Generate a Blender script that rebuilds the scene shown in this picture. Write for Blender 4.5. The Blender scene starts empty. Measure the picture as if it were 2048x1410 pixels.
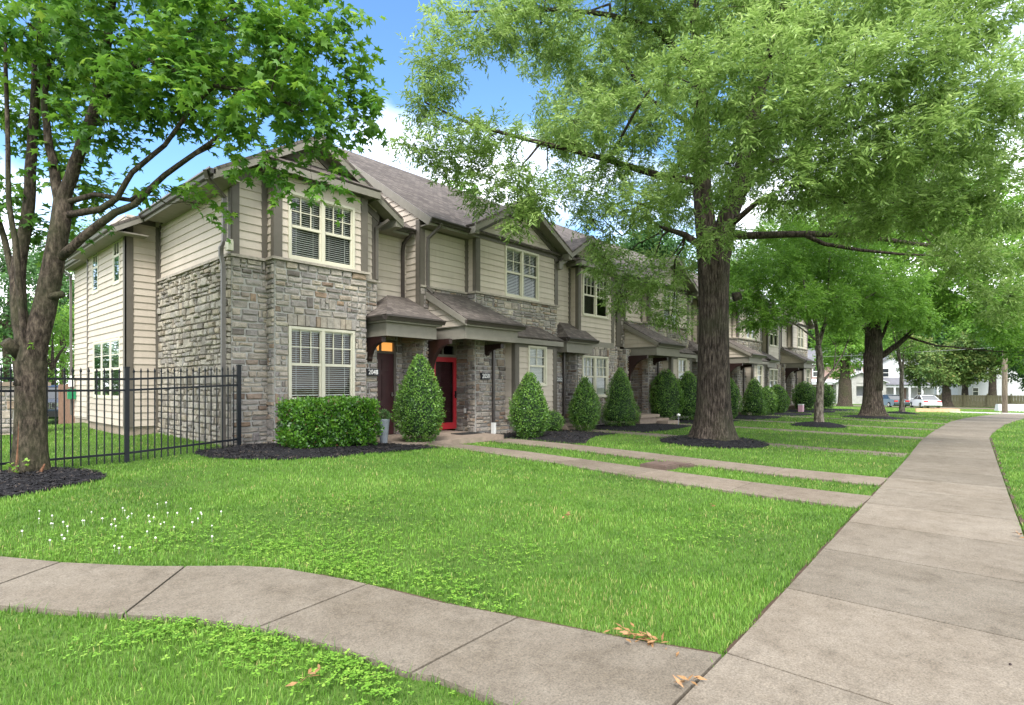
import bpy, math, random
import numpy as np
from mathutils import Vector, Matrix
R = math.radians
PI = math.pi
scene = bpy.context.scene
COL = scene.collection

# ------------------------------------------------------------------ camera
cam_d = bpy.data.cameras.new('camera')
cam = bpy.data.objects.new('camera', cam_d)
COL.objects.link(cam)
cam.location = (0, 0, 1.5)
cam.rotation_euler = (R(90), 0, R(41.7 - 90))
cam_d.sensor_width = 36.0
cam_d.lens = 36.0 * 1130 / 2048
cam_d.shift_y = 67.0 / 2048
cam_d.clip_start = 0.05
cam_d.clip_end = 3000
scene.camera = cam

# ------------------------------------------------------------------ sky and sun
SUN_AZ = 222.0      # degrees counter-clockwise from +X, where the sun stands
SUN_EL = 52.0
world = bpy.data.worlds.new('World')
scene.world = world
world.use_nodes = True
wn = world.node_tree.nodes
wl = world.node_tree.links
wn.clear()
w_out = wn.new('ShaderNodeOutputWorld')
w_bg = wn.new('ShaderNodeBackground')
w_sky = wn.new('ShaderNodeTexSky')
w_sky.sky_type = 'NISHITA'
w_sky.sun_disc = False
w_sky.sun_elevation = R(SUN_EL)
w_sky.sun_rotation = R(90 - SUN_AZ)
w_sky.air_density = 1.0
w_sky.dust_density = 0.3
w_sky.ozone_density = 2.5
w_tc = wn.new('ShaderNodeTexCoord')
w_map = wn.new('ShaderNodeMapping')
w_map.inputs['Location'].default_value = (0.35, 0.12, 0.0)
w_map.inputs['Scale'].default_value = (1.0, 1.0, 1.7)
w_no = wn.new('ShaderNodeTexNoise')
w_no.inputs['Scale'].default_value = 2.1
w_no.inputs['Detail'].default_value = 9
w_no.inputs['Roughness'].default_value = 0.52
w_rp = wn.new('ShaderNodeValToRGB')
w_rp.color_ramp.elements[0].position = 0.50
w_rp.color_ramp.elements[1].position = 0.69
# broken cloud, thickened out of view to add fill light; blue opening over roofs
w_dt = wn.new('ShaderNodeVectorMath'); w_dt.operation = 'DOT_PRODUCT'
w_dt.inputs[1].default_value = (math.cos(R(57)) * math.cos(R(40)), math.sin(R(57)) * math.cos(R(40)), math.sin(R(40)))
w_mr = wn.new('ShaderNodeMapRange'); w_mr.interpolation_type = 'SMOOTHSTEP'
w_mr.inputs['From Min'].default_value = 0.62; w_mr.inputs['From Max'].default_value = 0.97
w_mr.inputs['To Min'].default_value = 0.17; w_mr.inputs['To Max'].default_value = 0.0
w_ad = wn.new('ShaderNodeMath'); w_ad.operation = 'ADD'
w_d2 = wn.new('ShaderNodeVectorMath'); w_d2.operation = 'DOT_PRODUCT'
w_d2.inputs[1].default_value = (math.cos(R(46)) * math.cos(R(25)), math.sin(R(46)) * math.cos(R(25)), math.sin(R(25)))
w_m2 = wn.new('ShaderNodeMapRange'); w_m2.interpolation_type = 'SMOOTHSTEP'
w_m2.inputs['From Min'].default_value = 0.955; w_m2.inputs['From Max'].default_value = 0.998
w_m2.inputs['To Min'].default_value = 0.0; w_m2.inputs['To Max'].default_value = 0.085
w_a2 = wn.new('ShaderNodeMath'); w_a2.operation = 'ADD'
w_mx = wn.new('ShaderNodeMixRGB')
w_mx.inputs['Color2'].default_value = (9.2, 9.3, 9.5, 1)
w_hs = wn.new('ShaderNodeHueSaturation')
w_hs.inputs['Saturation'].default_value = 1.15
w_bg.inputs['Strength'].default_value = 0.10
wl.new(w_tc.outputs['Generated'], w_map.inputs['Vector'])
wl.new(w_map.outputs['Vector'], w_no.inputs['Vector'])
wl.new(w_tc.outputs['Generated'], w_dt.inputs[0])
wl.new(w_dt.outputs['Value'], w_mr.inputs['Value'])
wl.new(w_no.outputs['Fac'], w_ad.inputs[0])
wl.new(w_mr.outputs['Result'], w_ad.inputs[1])
wl.new(w_tc.outputs['Generated'], w_d2.inputs[0])
wl.new(w_d2.outputs['Value'], w_m2.inputs['Value'])
wl.new(w_ad.outputs[0], w_a2.inputs[0])
wl.new(w_m2.outputs['Result'], w_a2.inputs[1])
wl.new(w_a2.outputs[0], w_rp.inputs['Fac'])
wl.new(w_rp.outputs['Color'], w_mx.inputs['Fac'])
wl.new(w_sky.outputs['Color'], w_hs.inputs['Color'])
wl.new(w_hs.outputs['Color'], w_mx.inputs['Color1'])
wl.new(w_mx.outputs['Color'], w_bg.inputs['Color'])
wl.new(w_bg.outputs['Background'], w_out.inputs['Surface'])

sun_d = bpy.data.lights.new('sun', 'SUN')
sun_d.energy = 1.5
sun_d.angle = R(20)
sun_d.color = (1.0, 0.965, 0.91)
sun = bpy.data.objects.new('sun', sun_d)
COL.objects.link(sun)
sd = Vector((math.cos(R(SUN_AZ)) * math.cos(R(SUN_EL)), math.sin(R(SUN_AZ)) * math.cos(R(SUN_EL)), math.sin(R(SUN_EL))))
sun.rotation_euler = sd.to_track_quat('Z', 'Y').to_euler()
sun.location = (0, 0, 40)

vs = scene.view_settings
vs.view_transform = 'Standard'
vs.look = 'None'
vs.gamma = 1.0
vs.exposure = 1.84
scene.cycles.max_bounces = 8
scene.cycles.transparent_max_bounces = 8
scene.cycles.use_denoising = True
try:
    scene.cycles.use_light_tree = False
except Exception:
    pass

# ------------------------------------------------------------------ helpers
def tag(o, label=None, cat=None, group=None, kind=None):
    if label: o['label'] = label
    if cat: o['category'] = cat
    if group: o['group'] = group
    if kind: o['kind'] = kind
    return o

def empty(name, loc=(0, 0, 0), rz=0.0, parent=None):
    o = bpy.data.objects.new(name, None)
    o.empty_display_size = 0.2
    COL.objects.link(o)
    o.location = loc
    o.rotation_euler = (0, 0, rz)
    if parent: o.parent = parent
    return o

class MB:
    """Collects polygons and links them as one mesh object."""
    def __init__(self):
        self.v = []; self.f = []; self.uv = []; self.c = []; self.cur = 0.5
    def poly(self, pts, uv=None, c=None):
        b = len(self.v)
        self.v.extend([tuple(p) for p in pts])
        self.f.append(tuple(range(b, b + len(pts))))
        self.uv.append(uv if uv is not None else [(0.0, 0.0)] * len(pts))
        self.c.append(self.cur if c is None else c)
    def hexa(self, p, c=None):
        """8 points: bottom ring 0-3, top ring 4-7"""
        b = len(self.v)
        self.v.extend([tuple(q) for q in p])
        for q in ((3, 2, 1, 0), (4, 5, 6, 7), (0, 1, 5, 4), (1, 2, 6, 5), (2, 3, 7, 6), (3, 0, 4, 7)):
            self.f.append(tuple(b + i for i in q))
            self.uv.append([(0.0, 0.0)] * 4)
            self.c.append(self.cur if c is None else c)
    def box(self, x0, x1, y0, y1, z0, z1, c=None):
        self.hexa([(x0, y0, z0), (x1, y0, z0), (x1, y1, z0), (x0, y1, z0),
                   (x0, y0, z1), (x1, y0, z1), (x1, y1, z1), (x0, y1, z1)], c)
    def pbox(self, P, u0, u1, d0, d1, z0, z1, c=None):
        self.hexa([P(u0, d0, z0), P(u1, d0, z0), P(u1, d1, z0), P(u0, d1, z0),
                   P(u0, d0, z1), P(u1, d0, z1), P(u1, d1, z1), P(u0, d1, z1)], c)
    def prism(self, pts, off, c=None):
        """polygon extruded by the vector off"""
        o = Vector(off)
        a = [Vector(p) for p in pts]; b = [p + o for p in a]
        self.poly(a[::-1], c=c); self.poly(b, c=c)
        n = len(a)
        for i in range(n):
            j = (i + 1) % n
            self.poly([a[i], a[j], b[j], b[i]], c=c)
    def bar(self, p, q, w, h, c=None):
        """rectangular bar from p to q, w wide (horizontal) and h high"""
        p = Vector(p); q = Vector(q); d = (q - p).normalized()
        s = d.cross(Vector((0, 0, 1)))
        if s.length < 1e-4: s = Vector((1, 0, 0))
        s.normalize(); u = s.cross(d)
        s = s * (w / 2); u = u * (h / 2)
        self.hexa([p - s - u, p + s - u, p + s + u, p - s + u, q - s - u, q + s - u, q + s + u, q - s + u], c)
    def tube(self, pts, rad, n=8, cap=True, c=None, jit=0.0, rng=None):
        pts = [Vector(p) for p in pts]
        if not hasattr(rad, '__len__'): rad = [rad] * len(pts)
        b = len(self.v); m = len(pts)
        ref = None
        for i, p in enumerate(pts):
            d = (pts[min(i + 1, m - 1)] - pts[max(i - 1, 0)])
            if d.length < 1e-6: d = Vector((0, 0, 1))
            d.normalize()
            if ref is None:
                ref = Vector((1, 0, 0)) if abs(d.x) < 0.8 else Vector((0, 1, 0))
            s = (ref - d * ref.dot(d)).normalized(); ref = s
            t = d.cross(s)
            for k in range(n):
                a = 2 * PI * k / n
                rr = rad[i] * (1 + (rng.uniform(-jit, jit) if rng else 0))
                self.v.append(tuple(p + (s * math.cos(a) + t * math.sin(a)) * rr))
        for i in range(m - 1):
            for k in range(n):
                k2 = (k + 1) % n
                self.f.append((b + i * n + k, b + i * n + k2, b + (i + 1) * n + k2, b + (i + 1) * n + k))
                self.uv.append([(0.0, 0.0)] * 4); self.c.append(self.cur if c is None else c)
        if cap:
            for ring in (range(n - 1, -1, -1), range((m - 1) * n, m * n)):
                self.f.append(tuple(b + k for k in ring)); self.uv.append([(0.0, 0.0)] * n)
                self.c.append(self.cur if c is None else c)
    def lathe(self, prof, x, y, n=16, c=None, sx=1.0, sy=1.0):
        b = len(self.v)
        for (r, z) in prof:
            for k in range(n):
                a = 2 * PI * k / n
                self.v.append((x + sx * r * math.cos(a), y + sy * r * math.sin(a), z))
        for i in range(len(prof) - 1):
            for k in range(n):
                k2 = (k + 1) % n
                self.f.append((b + i * n + k, b + i * n + k2, b + (i + 1) * n + k2, b + (i + 1) * n + k))
                self.uv.append([(0.0, 0.0)] * 4); self.c.append(self.cur if c is None else c)
        for ring in (range(n - 1, -1, -1), range((len(prof) - 1) * n, len(prof) * n)):
            self.f.append(tuple(b + k for k in ring)); self.uv.append([(0.0, 0.0)] * n)
            self.c.append(self.cur if c is None else c)
    def build(self, name, mat, parent=None, smooth=False, loc=None):
        me = bpy.data.meshes.new(name)
        me.from_pydata(self.v, [], self.f)
        uvl = me.uv_layers.new(name='UVMap')
        flat = [t for face in self.uv for co in face for t in co]
        uvl.data.foreach_set('uv', flat)
        at = me.attributes.new('rnd', 'FLOAT', 'FACE')
        at.data.foreach_set('value', [float(x) for x in self.c])
        me.materials.append(mat)
        if smooth:
            me.polygons.foreach_set('use_smooth', [True] * len(me.polygons))
        me.update()
        o = bpy.data.objects.new(name, me)
        COL.objects.link(o)
        if parent: o.parent = parent
        if loc: o.location = loc
        return o

def np_mesh(name, V, F, mat, rnd=None, parent=None, smooth=False):
    """V (n,3); F (m,k) faces of k corners each; rnd (m,)"""
    me = bpy.data.meshes.new(name)
    n, (m, k) = len(V), F.shape
    me.vertices.add(n); me.loops.add(m * k); me.polygons.add(m)
    me.vertices.foreach_set('co', np.ascontiguousarray(V, dtype=np.float32).ravel())
    me.loops.foreach_set('vertex_index', np.ascontiguousarray(F, dtype=np.int32).ravel())
    me.polygons.foreach_set('loop_start', np.arange(0, m * k, k, dtype=np.int32))
    if smooth:
        me.polygons.foreach_set('use_smooth', np.ones(m, dtype=bool))
    me.update(calc_edges=True)
    if rnd is not None:
        at = me.attributes.new('rnd', 'FLOAT', 'FACE')
        at.data.foreach_set('value', np.ascontiguousarray(rnd, dtype=np.float32))
    me.materials.append(mat)
    o = bpy.data.objects.new(name, me)
    COL.objects.link(o)
    if parent: o.parent = parent
    return o

def copy_tree(o, parent=None):
    c = o.copy(); COL.objects.link(c)
    if parent: c.parent = parent
    for ch in list(o.children): copy_tree(ch, c)
    return c

# ------------------------------------------------------------------ the lie of the land
HX = [-40, -10, 2.7, 4.5, 5.5, 9, 16, 28, 40, 55, 80, 120]
HZ = [.1, .22, .24, .33, .32, .14, .10, .02, -.05, -.4, -1.0, -1.5]
SX = [0, 20, 32, 43, 55, 80, 120]
SZ = [0, 0, -.1, -.25, -.45, -1.0, -1.5]
def zg(x, y):
    x = np.asarray(x, dtype=float); y = np.asarray(y, dtype=float)
    hs = np.interp(x, HX, HZ); sw = np.interp(x, SX, SZ)
    t = np.clip((y - 1.8) / 7.2, 0, 1); t = t * t * (3 - 2 * t)
    return sw + (hs - sw) * t + .006 * np.clip(np.minimum(y, 30) - 11, 0, None)
def gz(x, y): return float(zg(x, y))

def inpoly(x, y, poly):
    x = np.asarray(x); y = np.asarray(y)
    r = np.zeros(x.shape, dtype=bool); n = len(poly); j = n - 1
    for i in range(n):
        xi, yi = poly[i]; xj, yj = poly[j]
        if yi != yj:
            r ^= ((yi > y) != (yj > y)) & (x < (xj - xi) * (y - yi) / (yj - yi) + xi)
        j = i
    return r

# ------------------------------------------------------------------ materials
class NT:
    def __init__(self, name):
        self.m = bpy.data.materials.new(name); self.m.use_nodes = True
        self.t = self.m.node_tree; self.n = self.t.nodes; self.b = self.n['Principled BSDF']
    def new(self, typ, **kw):
        o = self.n.new(typ)
        for k, v in kw.items():
            if k in o.inputs: o.inputs[k].default_value = v
            else: setattr(o, k, v)
        return o
    def link(self, a, b): self.t.links.new(a, b)
    def obj(self):
        if not hasattr(self, '_tc'): self._tc = self.n.new('ShaderNodeTexCoord')
        return self._tc.outputs['Object']
    def gen_uv(self):
        if not hasattr(self, '_tc'): self._tc = self.n.new('ShaderNodeTexCoord')
        return self._tc.outputs['UV']
    def noise(self, scale, detail=6, rough=.55, vec=None, stretch=None):
        no = self.new('ShaderNodeTexNoise'); no.inputs['Scale'].default_value = scale
        no.inputs['Detail'].default_value = detail; no.inputs['Roughness'].default_value = rough
        v = vec or self.obj()
        if stretch:
            mp = self.new('ShaderNodeMapping'); mp.inputs['Scale'].default_value = stretch
            self.link(v, mp.inputs['Vector']); v = mp.outputs['Vector']
        self.link(v, no.inputs['Vector'])
        return no.outputs['Fac']
    def ramp(self, fac, stops, interp='LINEAR'):
        r = self.new('ShaderNodeValToRGB'); cr = r.color_ramp; cr.interpolation = interp
        while len(cr.elements) < len(stops): cr.elements.new(0.5)
        for e, (p, c) in zip(cr.elements, stops):
            e.position = p; e.color = (c[0], c[1], c[2], 1)
        self.link(fac, r.inputs['Fac']); return r.outputs['Color']
    def mix(self, fac, a, b, blend='MIX'):
        m = self.new('ShaderNodeMixRGB'); m.blend_type = blend
        for s, v in (('Fac', fac), ('Color1', a), ('Color2', b)):
            if hasattr(v, 'is_linked') or hasattr(v, 'links'): self.link(v, m.inputs[s])
            elif isinstance(v, (int, float)): m.inputs[s].default_value = v if s == 'Fac' else (v, v, v, 1)
            else: m.inputs[s].default_value = (v[0], v[1], v[2], 1)
        return m.outputs['Color']
    def attr(self, name='rnd'):
        a = self.new('ShaderNodeAttribute'); a.attribute_name = name
        return a.outputs['Fac']
    def bump(self, h, strength=.4, dist=.01):
        b = self.new('ShaderNodeBump'); b.inputs['Strength'].default_value = strength
        b.inputs['Distance'].default_value = dist
        self.link(h, b.inputs['Height']); self.link(b.outputs['Normal'], self.b.inputs['Normal'])
    def base(self, c):
        if hasattr(c, 'links'): self.link(c, self.b.inputs['Base Color'])
        else: self.b.inputs['Base Color'].default_value = (c[0], c[1], c[2], 1)
    def set(self, **kw):
        for k, v in kw.items():
            self.b.inputs[k.replace('_', ' ')].default_value = v
        return self

M = {}
def paint(name, c, rough=.55, var=.12, scale=6, bump=0.0, spec=.4, metal=0.0):
    """painted or plain surface with slight weathering"""
    t = NT(name)
    n1 = t.noise(scale, 6, .6); n2 = t.noise(scale * 9, 3, .6)
    d = tuple(x * (1 - var) for x in c); l = tuple(min(1, x * (1 + var)) for x in c)
    cc = t.ramp(n1, [(.3, d), (.7, l)])
    cc = t.mix(.25, cc, t.ramp(n2, [(.35, d), (.65, l)]))
    t.base(cc); t.set(Roughness=rough, Specular_IOR_Level=spec, Metallic=metal)
    if bump: t.bump(n2, .3, bump)
    M[name] = t.m
    return t.m

paint('taupe_trim', (.115, .10, .082), .6)
paint('fascia_taupe', (.205, .188, .157), .6)
paint('cream_paint', (.56, .53, .42), .5, .05)
paint('gutter_brown', (.045, .036, .032), .35, .2, spec=.5)
paint('downspout_taupe', (.12, .105, .092), .4, .12)
paint('soffit', (.22, .20, .165), .7)
paint('iron_black', (.008, .010, .014), .45, .2, spec=.25)
paint('burgundy', (.045, .012, .014), .4, .2)
paint('storm_red', (.42, .025, .035), .35, .08, spec=.5)
paint('bracket_red', (.022, .009, .008), .4, .2)
paint('plaque_black', (.01, .01, .014), .35, .1)
paint('white_paint', (.78, .77, .74), .45, .05)
paint('blind_white', (.72, .70, .63), .5, .05)
paint('dark_interior', (.045, .035, .026), .8, .3)
paint('warm_interior', (.16, .09, .045), .7, .35, 1.5)
paint('zinc', (.27, .30, .33), .4, .15, metal=.3)
paint('rubber_black', (.012, .012, .012), .8, .2)
paint('chrome', (.6, .6, .6), .2, .05, metal=1.0)
paint('green_box', (.02, .22, .09), .4, .1)
paint('rust_lid', (.105, .07, .056), .8, .35, 9, .004)
paint('dry_leaf', (.25, .135, .055), .6, .55, 30)
paint('timber_edge', (.55, .36, .21), .7, .2, 5)
paint('pink_paint', (.75, .42, .52), .5, .1)
paint('step_stone', (.23, .18, .14), .85, .25, 7, .004)
paint('grey_wire', (.25, .25, .25), .6)
paint('white_block', (.55, .55, .56), .6, .06)

def siding_mat():
    t = NT('lap_siding')
    a = t.attr(); n = t.noise(1.6, 6, .6); g = t.noise(40, 4, .6, stretch=(.25, .25, 6)); s = t.noise(5, 6, .65, stretch=(1, 1, .12))
    c = t.ramp(a, [(0, (.445, .385, .318)), (.5, (.495, .43, .36)), (1, (.535, .468, .396))])
    c = t.mix(.25, c, t.ramp(n, [(.3, (.37, .32, .268)), (.7, (.51, .448, .378))]))
    c = t.mix(.22, c, t.ramp(s, [(.35, (.66, .64, .60)), (.55, (1, 1, 1))]), 'MULTIPLY')
    t.base(c); t.set(Roughness=.62, Specular_IOR_Level=.3); t.bump(g, .15, .002)
    M['siding'] = t.m
siding_mat()

def stone_mat(name, warm):
    t = NT(name)
    a = t.attr()
    if warm:
        st = [(0, (0.171, 0.149, 0.138)), (.10, (0.319, 0.288, 0.273)), (.22, (0.462, 0.424, 0.38)), (.34, (0.314, 0.292, 0.297)), (.46, (0.506, 0.451, 0.385)),
              (.58, (0.396, 0.369, 0.358)), (.68, (0.484, 0.424, 0.347)), (.78, (0.369, 0.341, 0.33)), (.86, (0.341, 0.248, 0.182)), (.93, (0.55, 0.501, 0.429)), (1, (0.242, 0.171, 0.132))]
    else:
        st = [(0, (0.248, 0.225, 0.207)), (.15, (0.396, 0.363, 0.313)), (.35, (0.497, 0.455, 0.386)), (.5, (0.35, 0.331, 0.313)), (.65, (0.534, 0.488, 0.414)),
              (.8, (0.432, 0.409, 0.377)), (.92, (0.478, 0.419, 0.331)), (1, (0.331, 0.285, 0.235))]
    c = t.ramp(a, st)
    n = t.noise(9, 8, .65); n2 = t.noise(30, 6, .7)
    c = t.mix(.55, c, t.ramp(n, [(.3, (0.276, 0.267, 0.258)), (.5, (0.718, 0.699, 0.672)), (.72, (1.15, 1.1, 1.01))]), 'MULTIPLY')
    c = t.mix(.35, c, t.ramp(n2, [(.3, (0.414, 0.396, 0.377)), (.6, (0.92, 0.892, 0.846)), (.75, (1.24, 1.2, 1.1))]), 'MULTIPLY')
    t.base(c); t.set(Roughness=.9, Specular_IOR_Level=.2)
    h = t.mix(.5, n, n2); t.bump(h, .95, .03)
    M[name] = t.m
stone_mat('stone_grey', True); stone_mat('stone_pale', False)
paint('mortar', (.42, .405, .38), .95, .15, 20, .004)
paint('mortar_dark', (.21, .185, .155), .95, .2, 20, .004)

def roof_mat():
    t = NT('shingles')
    br = t.new('ShaderNodeTexBrick')
    br.inputs['Scale'].default_value = 1.0
    br.inputs['Brick Width'].default_value = .19; br.inputs['Row Height'].default_value = .135
    br.inputs['Mortar Size'].default_value = .011; br.inputs['Mortar Smooth'].default_value = .2
    br.inputs['Color1'].default_value = (.055, .045, .04, 1); br.inputs['Color2'].default_value = (.175, .148, .132, 1)
    br.inputs['Mortar'].default_value = (.045, .036, .032, 1)
    br.offset = .37
    t.link(t.gen_uv(), br.inputs['Vector'])
    n = t.noise(1.3, 5, .6); n2 = t.noise(60, 4, .7)
    c = t.mix(.35, br.outputs['Color'], t.ramp(n, [(.3, (.085, .072, .065)), (.7, (.19, .165, .148))]))
    c = t.mix(.3, c, t.ramp(n2, [(.3, (0.34, 0.34, 0.34)), (.7, (1.19, 1.15, 1.1))]), 'MULTIPLY')
    t.base(c); t.set(Roughness=.9, Specular_IOR_Level=.25)
    t.bump(t.mix(.25, br.outputs['Color'], n2), .8, .02)
    M['shingles'] = t.m
roof_mat()

def concrete_mat(name, c0, c1, c2):
    t = NT(name)
    n = t.noise(1.1, 10, .68); n2 = t.noise(5, 9, .75); n3 = t.noise(90, 4, .75); n4 = t.noise(26, 6, .8)
    c = t.ramp(n, [(.32, c0), (.5, c1), (.66, c2)])
    c = t.mix(.4, c, t.ramp(n2, [(.34, tuple(x * .62 for x in c0)), (.47, c1), (.68, tuple(x * 1.15 for x in c2))]))
    c = t.mix(.7, c, t.ramp(n4, [(.3, (.7, .68, .65)), (.5, (1, 1, 1)), (.7, (1.16, 1.14, 1.11))]), 'MULTIPLY')
    c = t.mix(.7, c, t.ramp(n3, [(.3, (.35, .34, .33)), (.5, (1, 1, 1)), (.68, (1.5, 1.47, 1.42))]), 'MULTIPLY')
    a = t.attr()
    c = t.mix(.7, c, t.ramp(a, [(0, (.78, .77, .74)), (1, (1.12, 1.1, 1.07))]), 'MULTIPLY')
    t.base(c); t.set(Roughness=.88, Specular_IOR_Level=.25)
    t.bump(t.mix(.5, n4, n3), .7, .008)
    M[name] = t.m
concrete_mat('concrete', (.132, .109, .082), (.174, .149, .119), (.218, .192, .158))
concrete_mat('path_concrete', (.14, .112, .085), (.185, .152, .12), (.225, .19, .155))
paint('bare_soil', (.065, .04, .026), .95, .4, 12, .01)
concrete_mat('pale_concrete', (.42, .40, .37), (.50, .48, .45), (.58, .56, .53))
concrete_mat('foundation', (.22, .17, .13), (.31, .26, .21), (.38, .33, .28))

def mulch_mat():
    t = NT('mulch')
    n = t.noise(26, 6, .75, stretch=(1, 1.8, 1)); n2 = t.noise(2, 4, .6)
    c = t.ramp(n, [(.35, (.004, .004, .006)), (.6, (.018, .016, .019)), (.8, (.05, .042, .042))])
    t.base(c); t.set(Roughness=.9, Specular_IOR_Level=.25)
    t.bump(n, 1.0, .05)
    M['mulch'] = t.m
    t = NT('mulch_chip'); a = t.attr()
    t.base(t.ramp(a, [(0, (.005, .005, .007)), (.75, (.02, .018, .02)), (.93, (.05, .04, .036)), (1, (.16, .11, .07))])); t.set(Roughness=.8)
    M['mulch_chip'] = t.m
mulch_mat()

def ground_mat():
    t = NT('turf_soil')
    n = t.noise(.35, 8, .65); n2 = t.noise(18, 5, .7)
    c = t.ramp(n, [(.3, (.06, .11, .02)), (.55, (.095, .185, .028)), (.75, (.14, .21, .04))])
    c = t.mix(.4, c, t.ramp(n2, [(.3, (.03, .05, .012)), (.7, (.10, .15, .035))]))
    t.base(c); t.set(Roughness=.95, Specular_IOR_Level=.15); t.bump(n2, .8, .05)
    M['turf'] = t.m
ground_mat()

def leaf_mat(name, stops, trans=.35, rough=.5, spec=.35):
    t = NT(name)
    a = t.attr(); c = t.ramp(a, stops)
    t.base(c); t.set(Roughness=rough, Specular_IOR_Level=spec)
    tr = t.new('ShaderNodeBsdfTranslucent')
    hs = t.new('ShaderNodeHueSaturation'); hs.inputs['Value'].default_value = 1.45; hs.inputs['Hue'].default_value = .494
    t.link(c, hs.inputs['Color']); t.link(hs.outputs['Color'], tr.inputs['Color'])
    mx = t.new('ShaderNodeMixShader'); mx.inputs['Fac'].default_value = trans
    out = t.n['Material Output']
    t.link(t.b.outputs['BSDF'], mx.inputs[1]); t.link(tr.outputs['BSDF'], mx.inputs[2])
    t.link(mx.outputs['Shader'], out.inputs['Surface'])
    M[name] = t.m
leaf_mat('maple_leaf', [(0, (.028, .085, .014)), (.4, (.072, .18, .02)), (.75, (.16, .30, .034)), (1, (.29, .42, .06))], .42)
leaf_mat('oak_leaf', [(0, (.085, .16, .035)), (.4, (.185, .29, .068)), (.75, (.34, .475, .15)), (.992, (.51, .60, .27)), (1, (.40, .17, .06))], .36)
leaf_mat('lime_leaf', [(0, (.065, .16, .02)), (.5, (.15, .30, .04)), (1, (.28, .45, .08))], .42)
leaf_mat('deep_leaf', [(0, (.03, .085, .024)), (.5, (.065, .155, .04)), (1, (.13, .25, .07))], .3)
leaf_mat('mag_leaf', [(0, (.045, .11, .025)), (.5, (.12, .20, .045)), (.85, (.27, .30, .09)), (1, (.34, .20, .08))], .25)
leaf_mat('shrub_leaf', [(0, (.03, .085, .012)), (.5, (.10, .22, .03)), (1, (.24, .39, .07))], .22, .38, .5)
leaf_mat('hedge_leaf', [(0, (.02, .07, .010)), (.5, (.075, .20, .018)), (.93, (.19, .38, .04)), (1, (.14, .05, .035))], .22, .3, .55)
leaf_mat('grass_blade', [(0, (.04, .10, .016)), (.35, (.095, .205, .026)), (.75, (.165, .315, .045)), (.95, (.26, .40, .085)), (1, (.45, .36, .16))], .35, .5, .3)
leaf_mat('clover_leaf', [(0, (.10, .24, .025)), (.6, (.19, .37, .045)), (1, (.30, .46, .075))], .35, .5, .3)
leaf_mat('flower_white', [(0, (.7, .7, .62)), (1, (.85, .85, .8))], .2)
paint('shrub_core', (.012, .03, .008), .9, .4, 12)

def bark_mat(name, c0, c1, c2, stretch=(9, 9, 1.3), bump=.05, moss=None):
    t = NT(name)
    n = t.noise(2.2, 9, .7, stretch=stretch); n2 = t.noise(1.2, 5, .6)
    n3 = t.noise(26, 5, .7, stretch=(1, 1, .35))
    c = t.ramp(n, [(.38, c0), (.5, c1), (.66, c2)])
    c = t.mix(.6, c, t.ramp(n3, [(.3, (.4, .4, .4)), (.65, (1.25, 1.22, 1.2))]), 'MULTIPLY')
    if moss:
        c = t.mix(t.ramp(n2, [(.45, (0, 0, 0)), (.7, (.75, .75, .75))]), c, moss)
    t.base(c); t.set(Roughness=.92, Specular_IOR_Level=.2); t.bump(t.mix(.3, n, n3), 1.0, bump * 1.6)
    M[name] = t.m
bark_mat('oak_bark', (.012, .009, .007), (.052, .040, .032), (.15, .122, .10), (11, 11, 1.7), moss=(.045, .047, .025))
bark_mat('maple_bark', (.016, .012, .009), (.055, .042, .032), (.135, .108, .082), (10, 10, 3.6), .03, moss=(.045, .052, .022))
bark_mat('pale_bark', (.035, .028, .023), (.14, .12, .098), (.30, .27, .225), (6, 6, 2), .03)
bark_mat('split_wood', (.06, .025, .014), (.17, .08, .045), (.30, .17, .10), (9, 9, 1), .04)
bark_mat('pole_wood', (0.12, 0.0975, 0.075), (0.225, 0.188, 0.143), (0.3, 0.255, 0.203), (12, 12, .6), .01)
bark_mat('fence_wood', (.22, .19, .11), (.33, .295, .185), (.42, .38, .25), (14, 14, .8), .006)
bark_mat('cedar_wood', (0.105, 0.0562, 0.0375), (0.195, 0.112, 0.075), (0.27, 0.173, 0.12), (14, 14, .8), .006)

def glass_mat():
    t = NT('window_glass')
    t.n.remove(t.b)
    tr = t.new('ShaderNodeBsdfTransparent'); tr.inputs['Color'].default_value = (.86, .9, .9, 1)
    gl = t.new('ShaderNodeBsdfGlossy'); gl.inputs['Roughness'].default_value = .02
    gl.inputs['Color'].default_value = (.9, .95, 1, 1)
    fr = t.new('ShaderNodeFresnel'); fr.inputs['IOR'].default_value = 1.5
    ad = t.new('ShaderNodeMath'); ad.operation = 'MULTIPLY'; ad.inputs[1].default_value = .7
    t.link(fr.outputs['Fac'], ad.inputs[0])
    mx = t.new('ShaderNodeMixShader')
    t.link(ad.outputs[0], mx.inputs['Fac']); t.link(tr.outputs[0], mx.inputs[1]); t.link(gl.outputs[0], mx.inputs[2])
    t.link(mx.outputs[0], t.n['Material Output'].inputs['Surface'])
    M['glass'] = t.m
glass_mat()
def dark_glass():
    t = NT('car_glass'); t.base((.03, .035, .04)); t.set(Roughness=.06, Specular_IOR_Level=.7); M['car_glass'] = t.m
dark_glass()
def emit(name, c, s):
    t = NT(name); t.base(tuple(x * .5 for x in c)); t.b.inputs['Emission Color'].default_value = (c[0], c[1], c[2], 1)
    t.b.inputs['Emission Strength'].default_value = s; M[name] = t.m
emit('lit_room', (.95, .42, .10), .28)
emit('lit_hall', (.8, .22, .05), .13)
def carpaint(name, c):
    t = NT(name); t.base(c); t.set(Roughness=.25, Specular_IOR_Level=.6, Coat_Weight=.6, Coat_Roughness=.08); M[name] = t.m
carpaint('car_white', (.6, .61, .63)); carpaint('car_teal', (.02, .038, .045)); carpaint('car_dark', (.02, .03, .055))
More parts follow.
